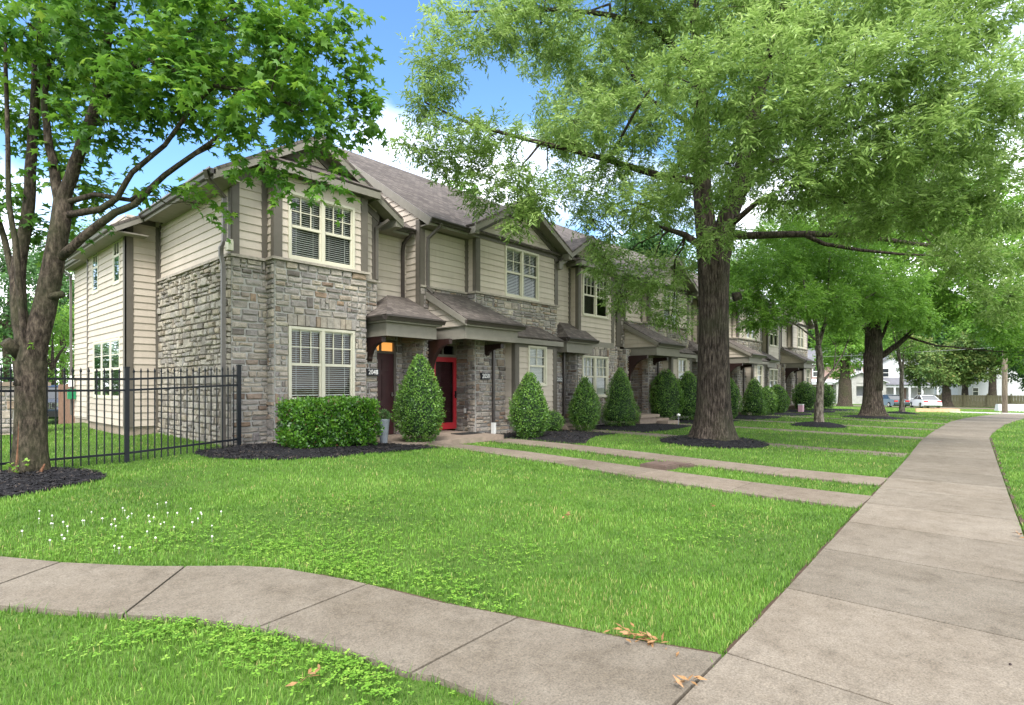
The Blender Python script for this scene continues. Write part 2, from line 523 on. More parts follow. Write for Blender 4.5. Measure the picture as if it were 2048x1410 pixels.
t_ = NT('tail_red'); t_.base((.5, .02, .02)); t_.set(Roughness=.2); M['tail_red'] = t_.m
def brick_mat():
    t = NT('red_brick')
    br = t.new('ShaderNodeTexBrick'); br.inputs['Scale'].default_value = 5
    br.inputs['Color1'].default_value = (.30, .06, .05, 1); br.inputs['Color2'].default_value = (.38, .095, .075, 1)
    br.inputs['Mortar'].default_value = (.3, .2, .17, 1)
    t.link(t.obj(), br.inputs['Vector']); t.base(br.outputs['Color']); t.set(Roughness=.85); M['red_brick'] = t.m
brick_mat()
paint('far_white', (.52, .53, .55), .6, .05, 2)
paint('far_stone', (.40, .39, .37), .8, .25, 2.5)
paint('far_roof', (.16, .16, .18), .85, .2, 2)
# ------------------------------------------------------------------ house parts
def front(Y):  return lambda u, d, z: (u, Y - d, z)      # wall facing -Y
def left(X):   return lambda u, d, z: (X - d, u, z)      # wall facing -X
def right(X):  return lambda u, d, z: (X + d, u, z)      # wall facing +X

def part(name, mb, mat, root, smooth=False):
    o = mb.build(name, M[mat] if isinstance(mat, str) else mat, root, smooth)
    if root is not None and root.parent is None:
        o.location = (-root.location.x, -root.location.y, -root.location.z)
    return o

def cut(a, b, holes):
    """the interval a..b minus the intervals in holes"""
    segs = [(a, b)]
    for h0, h1 in holes:
        ns = []
        for s0, s1 in segs:
            if h1 <= s0 or h0 >= s1: ns.append((s0, s1)); continue
            if h0 > s0: ns.append((s0, h0))
            if h1 < s1: ns.append((h1, s1))
        segs = ns
    return segs

def siding(mb, P, u0, u1, z0, z1, holes=(), e=.163, clip=None, rng=random.Random(1), zref=None):
    zr = z0 if zref is None else zref
    k = math.floor((z0 - zr) / e)
    while zr + k * e < z1 - 1e-4:
        za0 = zr + k * e; zb0 = za0 + e; k += 1
        za = max(z0, za0); zb = min(z1, zb0)
        zs = sorted({za, zb, *[min(max(h[2], za), zb) for h in holes], *[min(max(h[3], za), zb) for h in holes]})
        c = rng.random()
        for a, b in zip(zs[:-1], zs[1:]):
            if b - a < 1e-4: continue
            hs = [(h[0], h[1]) for h in holes if h[2] <= a + 1e-4 and h[3] >= b - 1e-4]
            for s0, s1 in cut(u0, u1, hs):
                A0, A1, B0, B1 = s0, s1, s0, s1
                if clip:
                    c0, c1 = clip(a); A0, A1 = max(A0, c0), min(A1, c1)
                    c0, c1 = clip(b); B0, B1 = max(B0, c0), min(B1, c1)
                    if A1 <= A0: continue
                    if B1 <= B0: B0 = B1 = min(max((B0 + B1) / 2, A0), A1)
                da = .004 + .02 * (1 - (a - za0) / e); db = .004 + .02 * (1 - (b - za0) / e)
                if B1 - B0 < 1e-5: mb.poly([P(A0, da, a), P(A1, da, a), P(B0, db, b)], c=c)
                else: mb.poly([P(A0, da, a), P(A1, da, a), P(B1, db, b), P(B0, db, b)], c=c)
                if a <= za + 1e-5:
                    mb.poly([P(A0, .0, a), P(A1, .0, a), P(A1, da, a), P(A0, da, a)], c=c)

def stones(mb, mm, P, u0, u1, z0, z1, holes=(), seed=1, small=False, clip=None, dmin=.02, dmax=.048):
    rng = random.Random(seed)
    # mortar bed behind, split round the openings
    zs = sorted({z0, z1, *[min(max(h[2], z0), z1) for h in holes], *[min(max(h[3], z0), z1) for h in holes]})
    for a, b in zip(zs[:-1], zs[1:]):
        if b - a < 1e-4: continue
        hs = [(h[0], h[1]) for h in holes if h[2] <= a + 1e-4 and h[3] >= b - 1e-4]
        for s0, s1 in cut(u0, u1, hs):
            mm.poly([P(s0, .0, a), P(s1, .0, a), P(s1, .0, b), P(s0, .0, b)])
    def one(a, b, za, zb):
        if b - a < .03 or zb - za < .03: return
        for h in holes:
            if b > h[0] and a < h[1] and zb > h[2] and za < h[3]:
                opts = [(a, min(b, h[0]), za, zb), (max(a, h[1]), b, za, zb), (a, b, za, min(zb, h[2])), (a, b, max(za, h[3]), zb)]
                opts = [o for o in opts if o[1] - o[0] > .045 and o[3] - o[2] > .04]
                if not opts: return
                a, b, za, zb = max(opts, key=lambda o: (o[1] - o[0]) * (o[3] - o[2]))
        if clip and not clip((a + b) / 2, (za + zb) / 2): return
        g = .006; a += g; b -= g; za += g; zb -= g
        if b - a < .02 or zb - za < .02: return
        d = rng.uniform(dmin, dmax); t = rng.random(); ji = lambda s: rng.uniform(0, s)
        e = min(.03, (b - a) * .25, (zb - za) * .25)
        ko = min(.02, (zb - za) * .18); kp = min(.03, (b - a) * .1)
        o = [(a + ji(kp), za + ji(ko)), (b - ji(kp), za + ji(ko)), (b - ji(kp), zb - ji(ko)), (a + ji(kp), zb - ji(ko))]
        bk = [P(u, .004, z) for u, z in o]
        md = [P(u, d * .75, z) for u, z in o]
        fr = [P(a + e * rng.uniform(.4, 1.2), d + ji(.012), za + e * rng.uniform(.4, 1.2)), P(b - e * rng.uniform(.4, 1.2), d + ji(.012), za + e * rng.uniform(.4, 1.2)),
              P(b - e * rng.uniform(.4, 1.2), d + ji(.012), zb - e * rng.uniform(.4, 1.2)), P(a + e * rng.uniform(.4, 1.2), d + ji(.012), zb - e * rng.uniform(.4, 1.2))]
        for i in range(4):
            j = (i + 1) % 4
            mb.poly([bk[i], bk[j], md[j], md[i]], c=t)
            mb.poly([md[i], md[j], fr[j], fr[i]], c=t)
        um = a + (b - a) * rng.uniform(.35, .65); zm = za + (zb - za) * rng.uniform(.35, .65)
        ce = P(um, d + rng.uniform(-.004, .018), zm)
        for i in range(4):
            mb.poly([fr[i], fr[(i + 1) % 4], ce], c=t)
    z = z0
    while z < z1 - .02:
        h = (rng.uniform(.10, .15) if rng.random() < .5 else rng.uniform(.17, .26)) if not small else rng.uniform(.13, .23)
        if z + h > z1 - .07: h = z1 - z
        u = u0 - rng.uniform(0, .1)
        while u < u1 - .01:
            w = rng.uniform(.15, .40) if not small else rng.uniform(.12, .34)
            if u + w > u1 - .08: w = u1 - u
            a, b = max(u, u0), u + w
            r = rng.random()
            if h < .17 or r < .16: one(a, b, z, z + h)
            elif r < .62:
                zm = z + h * rng.uniform(.36, .64); one(a, b, z, zm)
                if w > .34 and rng.random() < .6:
                    um = a + (b - a) * rng.uniform(.35, .65); one(a, um, zm, z + h); one(um, b, zm, z + h)
                else: one(a, b, zm, z + h)
            elif r < .84:
                um = a + (b - a) * rng.uniform(.35, .65); zm = z + h * rng.uniform(.4, .6)
                one(a, um, z, z + h); one(um, b, z, zm); one(um, b, zm, z + h)
            else:
                um = a + (b - a) * rng.uniform(.35, .65); zm = z + h * rng.uniform(.35, .65)
                one(a, um, z, zm); one(um, b, z, zm)
                um = a + (b - a) * rng.uniform(.3, .7); one(a, um, zm, z + h); one(um, b, zm, z + h)
            u += w
        z += h

def soldier(mb, P, u0, u1, z0, z1, seed=3):
    """a row of upright stones over an opening"""
    rng = random.Random(seed); u = u0
    while u < u1 - .03:
        w = rng.uniform(.09, .17)
        if u + w > u1 - .06: w = u1 - u
        d = rng.uniform(.04, .07)
        mb.pbox(P, u + .006, u + w - .006, .0, d, z0 + rng.uniform(.004, .012), z1 - rng.uniform(.004, .02), c=rng.random())
        u += w

def window(root, P, u0, u1, z0, z1, n=2, grid=(3, 2), blind=.5, tilt=.5, slats=True, seed=0, t=.055, low=True, mat_in='dark_interior'):
    fr = MB()
    zf = z0
    fr.pbox(P, u0, u1, -.05, .05, z1 - t, z1); fr.pbox(P, u0, u1, -.05, .06, z0, z0 + t)
    fr.pbox(P, u0, u0 + t, -.05, .05, z0 + t, z1 - t); fr.pbox(P, u1 - t, u1, -.05, .05, z0 + t, z1 - t)
    ia, ib = u0 + t, u1 - t; za, zb = z0 + t, z1 - t
    gap = .075; w = (ib - ia - gap * (n - 1)) / n; lights = []
    for i in range(n):
        a = ia + i * (w + gap); b = a + w
        if i: fr.pbox(P, a - gap, a, -.05, .045, za, zb)
        lights.append((a, b))
    zm = za + (zb - za) * .5; s = .03
    for a, b in lights:
        fr.pbox(P, a, b, -.04, .018, zm - .028, zm + .028)
        fr.pbox(P, a, a + s, -.04, .012, za, zm - .028); fr.pbox(P, b - s, b, -.04, .012, za, zm - .028)
        fr.pbox(P, a + s, b - s, -.04, .012, za, za + s * 1.3)
        fr.pbox(P, a, a + s * .7, -.03, .02, zm + .028, zb); fr.pbox(P, b - s * .7, b, -.03, .02, zm + .028, zb); fr.pbox(P, a + s * .7, b - s * .7, -.03, .02, zb - s * .7, zb)
        gx, gy = grid
        for k in range(1, gx):
            u = a + (b - a) * k / gx; fr.pbox(P, u - .01, u + .01, -.018, .006, zm + .028, zb - s * .7)
        for k in range(1, gy):
            z = zm + (zb - zm) * k / gy
            us = [a + s * .7] + [a + (b - a) * q / gx for q in range(1, gx)] + [b - s * .7]
            for ua, ub in zip(us[:-1], us[1:]): fr.pbox(P, ua + (.01 if ua > a + .03 else 0), ub - (.01 if ub < b - .03 else 0), -.018, .006, z - .01, z + .01)
    f = part('window', fr, 'cream_paint', root)
    g = MB()
    for a, b in lights: g.poly([P(a, -.022, za), P(b, -.022, za), P(b, -.022, zb), P(a, -.022, zb)])
    part('pane', g, 'glass', f)
    if blind > 0:
        rng = random.Random(seed)
        for a, b in lights:
            bl = MB(); z = zb - .03; bl.pbox(P, a + .012, b - .012, -.10, -.05, zb - .045, zb)
            zl = zb - (zb - za) * blind
            if slats:
                ang = tilt
                while z > zl + .02:
                    dz = .024 * math.sin(ang) ; dd = .024 * math.cos(ang)
                    sk = rng.uniform(-.002, .002)
                    bl.hexa([P(a + .014, -.075 - dd, z + dz + sk), P(b - .014, -.075 - dd, z + dz - sk), P(b - .014, -.075 + dd, z - dz - sk), P(a + .014, -.075 + dd, z - dz + sk),
                             P(a + .014, -.075 - dd, z + dz + sk + .003), P(b - .014, -.075 - dd, z + dz - sk + .003), P(b - .014, -.075 + dd, z - dz - sk + .003), P(a + .014, -.075 + dd, z - dz + sk + .003)])
                    z -= .044
                for q in (.22, .78):
                    bl.pbox(P, a + (b - a) * q - .004, a + (b - a) * q + .004, -.05, -.047, zl, zb - .04)
            bl.pbox(P, a + .012, b - .012, -.10, -.055, zl, zl + .022)
            part('blind', bl, 'blind_white', f)
    r = MB()
    r.poly([P(ia - .2, -.6, za - .3), P(ib + .2, -.6, za - .3), P(ib + .2, -.6, zb + .3), P(ia - .2, -.6, zb + .3)])
    r.poly([P(ia - .2, -.6, za - .3), P(ia - .0, -.05, za), P(ia - .0, -.05, zb), P(ia - .2, -.6, zb + .3)])
    r.poly([P(ib + .2, -.6, za - .3), P(ib + .0, -.05, za), P(ib + .0, -.05, zb), P(ib + .2, -.6, zb + .3)])
    r.poly([P(ia, -.05, za), P(ib, -.05, za), P(ib + .2, -.6, za - .3), P(ia - .2, -.6, za - .3)])
    r.poly([P(ia, -.05, zb), P(ib, -.05, zb), P(ib + .2, -.6, zb + .3), P(ia - .2, -.6, zb + .3)])
    part('room', r, mat_in, f)
    return f

def roofpoly(mb, pts, th=.05):
    P3 = [Vector(p) for p in pts]
    n = Vector((0, 0, 0))
    for i in range(1, len(P3) - 1): n += (P3[i] - P3[0]).cross(P3[i + 1] - P3[0])
    n.normalize()
    if n.z < 0: n = -n; P3 = P3[::-1]
    hdir = n.cross(Vector((0, 0, 1)))
    hdir = hdir.normalized() if hdir.length > 1e-4 else Vector((1, 0, 0))
    sdir = hdir.cross(n)
    uv = [(p.dot(hdir) + 50, p.dot(sdir) + 50) for p in P3]
    mb.poly(P3, uv=uv)
    low = [p - n * th for p in P3]
    mb.poly(low[::-1], uv=uv[::-1])
    for i in range(len(P3)):
        j = (i + 1) % len(P3)
        mb.poly([low[i], low[j], P3[j], P3[i]], uv=[uv[i], uv[j], uv[j], uv[i]])

def gutter_x(mb, x0, x1, y, z):
    """a K-profile gutter along X whose back stands at y and whose rim is at z"""
    pr = [(0, -.11), (-.065, -.11), (-.085, -.06), (-.112, -.03), (-.112, 0), (-.098, 0), (-.098, -.02), (0, -.02)]
    mb.prism([(x0, y + a, z + b) for a, b in pr], (x1 - x0, 0, 0))
def gutter_y(mb, y0, y1, x, z, s=-1):
    pr = [(0, -.11), (.065, -.11), (.085, -.06), (.112, -.03), (.112, 0), (.098, 0), (.098, -.02), (0, -.02)]
    mb.prism([(x + s * a, y0, z + b) for a, b in pr], (0, y1 - y0, 0))

def rake(mb, p, q, drop, th, y0):
    """a barge board from p(x,z) to q(x,z) of the given depth, standing at y0, th thick"""
    (xa, za), (xb, zb) = p, q
    mb.prism([(xa, y0, za), (xb, y0, zb), (xb, y0, zb - drop), (xa, y0, za - drop)], (0, th, 0))

def bracket(root, X, y1, z1, d=.75, h=.85, w=.11):
    """curved timber brace under a porch beam: d out from the wall (towards -Y), h high"""
    mb = MB()
    out = [(0, 0), (-d, 0), (-d, -.12)]
    for i in range(1, 12):
        t = PI / 2 * i / 12; out.append((-d + (d - .11) * math.sin(t), -h + .06 + (h - .18) * math.cos(t)))
    out += [(-.11, -h + .06), (-.08, -h), (0, -h)]
    mb.prism([(X - w / 2, y1 + a, z1 + b) for a, b in out], (w, 0, 0))
    return part('bracket', mb, 'bracket_red', root)

def downspout(root, pts, mat='downspout_taupe', w=.075, strap=None):
    mb = MB()
    for a, b in zip(pts[:-1], pts[1:]):
        a = Vector(a); b = Vector(b); e = (b - a).normalized() * .03
        if abs(b.x - a.x) + abs(b.y - a.y) < 1e-4:
            z0, z1 = min(a.z, b.z) - .02, max(a.z, b.z) + .02
            mb.box(a.x - w / 2, a.x + w / 2, a.y - w / 2 * .8, a.y + w / 2 * .8, z0, z1)
        else: mb.bar(a - e, b + e, w * .98, w * .8)
    return part('downspout', mb, mat, root)

def lower_roof(root, x0, x1, yf, yw, zf, zw, hipL=False, hipR=False, sideL=False, beam=.30, wall_y=None):
    """small porch roof: eave at yf/zf, meets the wall at yw/zw; hips or an open rake at its ends"""
    rf = MB(); run = yw - yf; hl = run * .75 if hipL else 0; hr = run * .55 if hipR else 0
    roofpoly(rf, [(x0, yf, zf), (x1, yf, zf), (x1 - hr, yw, zw), (x0 + hl, yw, zw)], .045)
    if hipL: roofpoly(rf, [(x0, yw, zf), (x0, yf, zf), (x0 + hl, yw, zw)], .045)
    if hipR: roofpoly(rf, [(x1, yf, zf), (x1, yw, zf), (x1 - hr, yw, zw)], .045)
    pr = part('porch_roof', rf, 'shingles', root)
    fa = MB()
    a0 = x0 + .10; a1 = x1 - .10
    fa.box(x0 + .02, x1 - .02, yf + .03, yf + .055, zf - .17, zf - .05)              # fascia board
    fa.box(x0 + .055, x1 - .055, yf + .055, yw - .02, zf - .17, zf - .15)            # soffit
    fa.box(a0, a1, yf + .14, yf + .26, zf - .17 - beam, zf - .171)                    # front beam
    fa.box(a0, a0 + .12, yf + .26, yw - .03, zf - .17 - beam, zf - .171)
    fa.box(a1 - .12, a1, yf + .26, yw - .03, zf - .17 - beam, zf - .171)
    fa.box(a0 + .12, a1 - .12, yf + .26, yw - .03, zf - .17 - beam * .55, zf - .17 - beam * .5)   # ceiling
    for s, xx in ((0, x0 + .02), (1, x1 - .045)):
        if not (sideL and s == 0): fa.box(xx, xx + .025, yf + .055, yw - .02, zf - .17, zf - .05)
    part('beam', fa, 'fascia_taupe', pr)
    gu = MB(); gutter_x(gu, x0 - .02, x1 + .02, yf + .03, zf - .02)
    if hipL: gutter_y(gu, yf + .035, yw - .05, x0 + .02, zf - .02, -1)
    part('gutter', gu, 'gutter_brown', pr)
    return pr

def door_leaf(mb, P, u0, u1, z0, z1, panels=True):
    mb.pbox(P, u0, u1, -.05, 0, z0, z1)
    if panels:
        w = (u1 - u0)
        for i in range(2):
            a = u0 + w * (.12 + .41 * i); b = a + w * .34
            for q0, q1 in ((.08, .36), (.42, .74), (.79, .93)):
                za = z0 + (z1 - z0) * q0; zb = z0 + (z1 - z0) * q1
                mb.pbox(P, a, b, 0, .012, za, zb); mb.pbox(P, a + .035, b - .035, .012, .02, za + .035, zb - .035)

def trimset(root, boxes, mat='taupe_trim', name='corner_trim'):
    """each board is a part of its own"""
    for P, a in boxes:
        mb = MB(); mb.pbox(P, *a); part(name, mb, mat, root)

# ------------------------------------------------------------------ end townhouse (number 2048)
GRP = 'townhouses of the row'
u1 = empty('townhouse', (4.54, 11.3, 0.0))
tag(u1, 'end townhouse with tall stone bay and pale stone side wall beside the iron fence', 'house', GRP)
F113, F110, FB = front(11.3), front(11.0), front(11.85)
SL = left(4.54); BL_ = left(5.25); BR_ = right(7.36)
winL = (5.52, 7.05, 1.17, 2.72); winU = (5.52, 7.05, 4.075, 5.45)
sg, mg = MB(), MB()
stones(sg, mg, F113, 4.54, 5.25, .15, 4.0, seed=11)
stones(sg, mg, F110, 5.25, 7.36, .1, 4.02, holes=[(5.52, 7.05, 1.17, 2.96)], seed=12)
soldier(sg, F110, 5.5, 7.07, 2.73, 2.97)
stones(sg, mg, BL_, 11.0, 11.3, .15, 4.02, seed=13)
stones(sg, mg, BR_, 11.0, 11.3, .1, 4.02, seed=14)
stones(sg, mg, F113, 7.36, 7.86, .05, 3.98, seed=15)
stones(sg, mg, right(7.86), 11.3, 11.85, .05, 3.2, seed=16)
stones(sg, mg, FB, 7.86, 9.1, .05, 3.1, holes=[(7.90, 8.82, .0, 2.66)], seed=17)
w_ = part('stone_wall', sg, 'stone_grey', u1); part('mortar', mg, 'mortar', w_)
sg, mg = MB(), MB()
stones(sg, mg, SL, 11.3, 15.45, .15, 4.0, seed=21, small=True, dmin=.02, dmax=.075)
w_ = part('stone_wall', sg, 'stone_pale', u1); part('mortar', mg, 'mortar_dark', w_)
lg = MB()   # stone ledge under the siding
lg.pbox(F113, 4.50, 5.23, 0, .085, 4.0, 4.055); lg.pbox(F110, 5.17, 7.44, 0, .085, 4.02, 4.072); lg.pbox(BL_, 11.0, 11.22, 0, .08, 4.02, 4.071)
lg.pbox(F113, 7.44, 7.93, 0, .085, 3.94, 3.99); lg.pbox(SL, 11.30, 15.45, 0, .08, 4.0, 4.054)
part('stone_ledge', lg, 'stone_grey', u1)
sd_ = MB()
eav = lambda z: (4.1 + (z - 5.5) / .62, 8.28 - (z - 5.5) / .62)
siding(sd_, F113, 4.54, 5.25, 4.055, 6.9, clip=eav, zref=4.055)
siding(sd_, F113, 5.25, 7.36, 5.6, 6.9, clip=eav, zref=4.055)
siding(sd_, F113, 7.36, 7.86, 3.99, 6.9, clip=eav, zref=3.99)
siding(sd_, F110, 5.25, 7.36, 4.072, 5.56, holes=[winU], zref=4.072)
siding(sd_, BL_, 11.0, 11.3, 4.072, 5.72, zref=4.072); siding(sd_, BR_, 11.0, 11.3, 4.072, 5.72, zref=4.072)
siding(sd_, FB, 7.86, 9.15, 3.1, 5.5, zref=3.1)
siding(sd_, right(7.86), 11.3, 11.85, 3.1, 5.6, zref=3.99)
siding(sd_, SL, 11.3, 15.45, 4.054, 5.5, zref=4.054)
BF, BS, BS2 = front(15.45), left(3.84), left(4.2)
sw1 = (15.87, 16.45, 3.95, 5.33); sw2 = (17.86, 18.46, 3.95, 5.31); sw3 = (15.87, 18.37, 1.18, 2.66)
siding(sd_, BF, 3.84, 4.54, .55, 5.5, zref=.55)
siding(sd_, BS, 15.45, 19.0, .55, 5.5, holes=[sw1, sw2, sw3], zref=.55)
siding(sd_, BS2, 19.0, 22.5, .5, 5.3, zref=.55)
siding(sd_, front(22.5), 4.2, 9.1, .5, 5.3)
part('siding', sd_, 'siding', u1)
fd = MB(); fd.box(3.86, 4.54, 15.47, 19.0, .0, .555); fd.box(4.22, 4.6, 19.0, 22.5, 0, .50); part('foundation', fd, 'foundation', u1)
fz = MB(); fz.pbox(F110, 5.40, 7.21, 0, .02, 5.45, 5.73); part('frieze_board', fz, 'cream_paint', u1).data.materials[0] = M['siding']
trimset(u1, [(F113, (4.53, 4.68, .0, .03, 4.056, 5.62)), (SL, (11.27, 11.40, .0, .03, 4.056, 5.45)), (F110, (5.25, 5.39, 0, .035, 4.073, 5.73)), (BL_, (10.965, 11.10, 0, .035, 4.073, 5.73)),
             (F110, (7.22, 7.36, 0, .035, 4.073, 5.73)), (BR_, (10.965, 11.10, 0, .035, 4.073, 5.73)), (F113, (5.12, 5.249, 0, .03, 4.056, 5.9)), (F113, (7.72, 7.88, 0, .035, 3.991, 5.6)),
             (BF, (3.805, 3.98, 0, .03, .53, 5.32)), (BS, (15.42, 15.57, 0, .033, .53, 5.32)), (BF, (4.44, 4.54, 0, .03, .53, 5.32)), (SL, (15.33, 15.45, 0, .03, 4.056, 5.36)), (BF, (3.98, 4.44, 0, .025, 5.32, 5.44)), (BS, (18.93, 19.02, 0, .03, .55, 5.4)), (SL, (11.4, 15.33, 0, .028, 5.36, 5.5))])
trimset(u1, [(F110, (5.39, 7.22, 0, .03, 5.73, 5.79))], 'taupe_trim', 'trim_board')
window(u1, F110, *winU, blind=.97, tilt=.5, seed=3)
window(u1, F110, *winL, blind=.95, tilt=.22, seed=4, mat_in='warm_interior')
BSF = lambda u, d, z: BS(u, d * .2 + (.018 if d > -.2 else 0), z)      # shallow vinyl units almost flush with the boards
window(u1, BSF, *sw1, n=1, grid=(2, 2), blind=0, t=.05); window(u1, BSF, *sw2, n=1, grid=(2, 2), blind=0, t=.05)
window(u1, BSF, *sw3, n=3, grid=(1, 2), blind=.22, tilt=.1, t=.05)
# roofs of the end house
E0 = 5.5; SLP = .62
rf = MB()
zr = lambda d: E0 + SLP * d
roofpoly(rf, [(4.1, 10.85, E0), (6.19, 10.85, zr(2.09)), (6.19, 13.54, zr(2.09)), (9.15, 16.5, zr(5.05)), (9.15, 18.1, zr(5.05)), (4.1, 23.15, E0)])
roofpoly(rf, [(6.19, 10.85, zr(2.09)), (8.28, 10.85, E0), (8.28, 11.45, E0), (6.19, 13.54, zr(2.09))])
roofpoly(rf, [(8.28, 11.45, E0), (9.13, 11.45, E0), (9.13, 16.48, zr(5.03)), (6.19, 13.54, zr(2.09))])
roofpoly(rf, [(3.45, 15.05, E0 - .40), (4.12, 15.05, E0 + .01), (4.12, 19.3, E0 + .01), (3.45, 19.3, E0 - .40)])
part('roof', rf, 'shingles', u1)
ra = MB()
rake(ra, (4.06, E0 - .03), (6.19, zr(2.09) - .01), .2, .03, 10.86); rake(ra, (6.19, zr(2.09) - .01), (8.32, E0 - .03), .2, .03, 10.86)
ra.box(8.12, 8.3, 10.89, 11.5, E0 - .24, E0 - .06)
part('barge_board', ra, 'fascia_taupe', u1)
so = MB()
so.prism([(4.1, 10.89, E0 - .1), (6.19, 10.89, zr(2.09) - .1), (6.19, 10.89, zr(2.09) - .13), (4.1, 10.89, E0 - .13)], (0, .41, 0))
so.prism([(6.19, 10.89, zr(2.09) - .1), (8.28, 10.89, E0 - .1), (8.28, 10.89, E0 - .13), (6.19, 10.89, zr(2.09) - .13)], (0, .41, 0))
so.box(4.12, 4.54, 10.9, 15.0, E0 - .16, E0 - .13); so.box(3.5, 4.2, 15.1, 19.25, E0 - .52, E0 - .49); so.box(3.95, 4.25, 19.25, 22.8, 5.22, 5.25); so.box(7.86, 9.12, 11.5, 11.86, E0 - .2, E0 - .17)
part('soffit', so, 'soffit', u1)
dk = MB()
rake(dk, (4.5, E0 + .03), (6.19, zr(2.09) - .14), .17, .03, 11.245); rake(dk, (6.19, zr(2.09) - .14), (7.9, E0 + .03), .17, .03, 11.245)
part('rake_trim', dk, 'taupe_trim', u1)
fa = MB()
for bx in ((4.09, 4.12, 10.9, 15.02, E0 - .2, E0 - .06), (3.44, 3.47, 15.06, 19.3, E0 - .58, E0 - .44), (3.9, 3.93, 19.3, 22.9, 5.15, 5.3), (8.3, 9.12, 11.46, 11.49, E0 - .19, E0 - .06)):
    fa = MB(); fa.box(*bx); part('fascia', fa, 'fascia_taupe', u1)
fa = MB(); fa.prism([(3.47, 15.06, E0 - .58), (3.47, 15.06, E0 - .44), (4.088, 15.06, E0 - .05), (4.088, 15.06, E0 - .2)], (0, .03, 0)); part('fascia', fa, 'fascia_taupe', u1)
for ga in ((10.86, 15.05, 4.09, E0 - .03), (15.05, 19.3, 3.44, E0 - .42), (19.3, 22.9, 3.9, 5.3)):
    gu = MB(); gutter_y(gu, *ga); part('gutter', gu, 'gutter_brown', u1)
gu = MB(); gutter_x(gu, 8.3, 9.1, 11.46, E0 - .03); part('gutter', gu, 'gutter_brown', u1)
r2 = MB(); roofpoly(r2, [(3.85, 19.0, 5.32), (4.4, 19.0, 5.66), (4.4, 22.9, 5.66), (3.85, 22.9, 5.32)]); part('roof', r2, 'shingles', u1)
bw = MB(); bw.poly([(4.2, 22.5, 0), (9.14, 22.5, 0), (9.14, 22.5, 5.5), (4.2, 22.5, 5.5)]); part('back_wall', bw, 'siding', u1)
bw = MB(); bw.poly([(9.13, 11.95, 0), (9.13, 22.5, 0), (9.13, 22.5, 5.6), (9.13, 18.1, 8.5), (9.13, 16.5, 8.5), (9.13, 11.95, 5.6)]); part('party_wall', bw, 'dark_interior', u1)
bw = MB(); bw.poly([(4.56, 11.9, 3.0), (9.1, 11.9, 3.0), (9.1, 22, 3.0), (4.56, 22, 3.0)]); part('floor_deck', bw, 'dark_interior', u1)
# little roof over the bay
pb = MB()
roofpoly(pb, [(5.0, 10.72, 5.92), (7.6, 10.72, 5.92), (7.25, 11.29, 6.25), (5.35, 11.29, 6.25)], .04)
roofpoly(pb, [(5.0, 11.29, 5.92), (5.0, 10.72, 5.92), (5.35, 11.29, 6.25)], .04); roofpoly(pb, [(7.6, 10.72, 5.92), (7.6, 11.29, 5.92), (7.25, 11.29, 6.25)], .04)
bay = part('bay_roof', pb, 'shingles', u1)
pf = MB(); pf.box(5.02, 7.58, 10.735, 10.76, 5.73, 5.875); pf.box(5.02, 5.045, 10.76, 11.28, 5.73, 5.875); pf.box(7.555, 7.58, 10.76, 11.28, 5.73, 5.875); pf.box(5.05, 7.55, 10.765, 11.27, 5.79, 5.81)
part('fascia', pf, 'fascia_taupe', bay)
# downspouts
downspout(u1, [(3.98, 11.02, 5.42), (4.02, 11.05, 5.3), (4.42, 11.33, 5.12), (4.42, 11.33, 4.3), (4.36, 11.33, 4.14), (4.36, 11.33, 4.0), (4.40, 11.33, 3.8), (4.40, 11.33, .35)], 'downspout_taupe')
downspout(u1, [(3.84, 22.7, 5.25), (4.1, 22.55, 5.0), (4.12, 22.55, .6)], 'downspout_taupe')
downspout(u1, [(8.98, 11.40, 5.38), (8.98, 11.72, 5.16), (8.98, 11.76, 4.98), (8.98, 11.76, 3.75), (8.98, 11.62, 3.68)], 'gutter_brown')
downspout(u1, [(7.93, 10.95, 5.36), (7.80, 11.2, 5.2), (7.80, 11.22, 5.05), (7.80, 11.22, 4.02)], 'downspout_taupe')
vb = MB(); vb.box(4.40, 4.50, 11.10, 11.24, 4.08, 4.25); vb.box(4.42, 4.50, 11.12, 11.22, 4.25, 4.29); part('vent_cover', vb, 'cream_paint', u1)
# porch and door
lower_roof(u1, 7.46, 9.12, 10.35, 11.75, 3.10, 3.78, hipL=True)
bracket(u1, 7.62, 11.3, 2.62, .62, .55); 
dj = MB(); FD = front(11.85)
dj.pbox(FD, 7.90, 7.97, -.05, .03, .28, 2.66); dj.pbox(FD, 8.75, 8.82, -.05, .03, .28, 2.66); dj.pbox(FD, 7.97, 8.75, -.05, .03, 2.32, 2.38); dj.pbox(FD, 7.97, 8.75, -.05, .03, 2.60, 2.66); dj.pbox(FD, 8.345, 8.375, -.03, .02, 2.38, 2.60)
dr = part('door_frame', dj, 'taupe_trim', u1)
dm = MB(); door_leaf(dm, FD, 7.97, 8.75, .28, 2.32); dl = part('door', dm, 'burgundy', u1)
hn = MB(); hn.pbox(FD, 8.66, 8.70, 0, .05, 1.24, 1.34); hn.pbox(FD, 8.64, 8.72, .05, .07, 1.25, 1.28); part('handle', hn, 'chrome', dl)
tr_ = MB(); tr_.pbox(FD, 7.97, 8.345, -.06, -.05, 2.38, 2.60); tr_.pbox(FD, 8.375, 8.75, -.06, -.05, 2.38, 2.60); part('transom_pane', tr_, 'lit_room', dr)

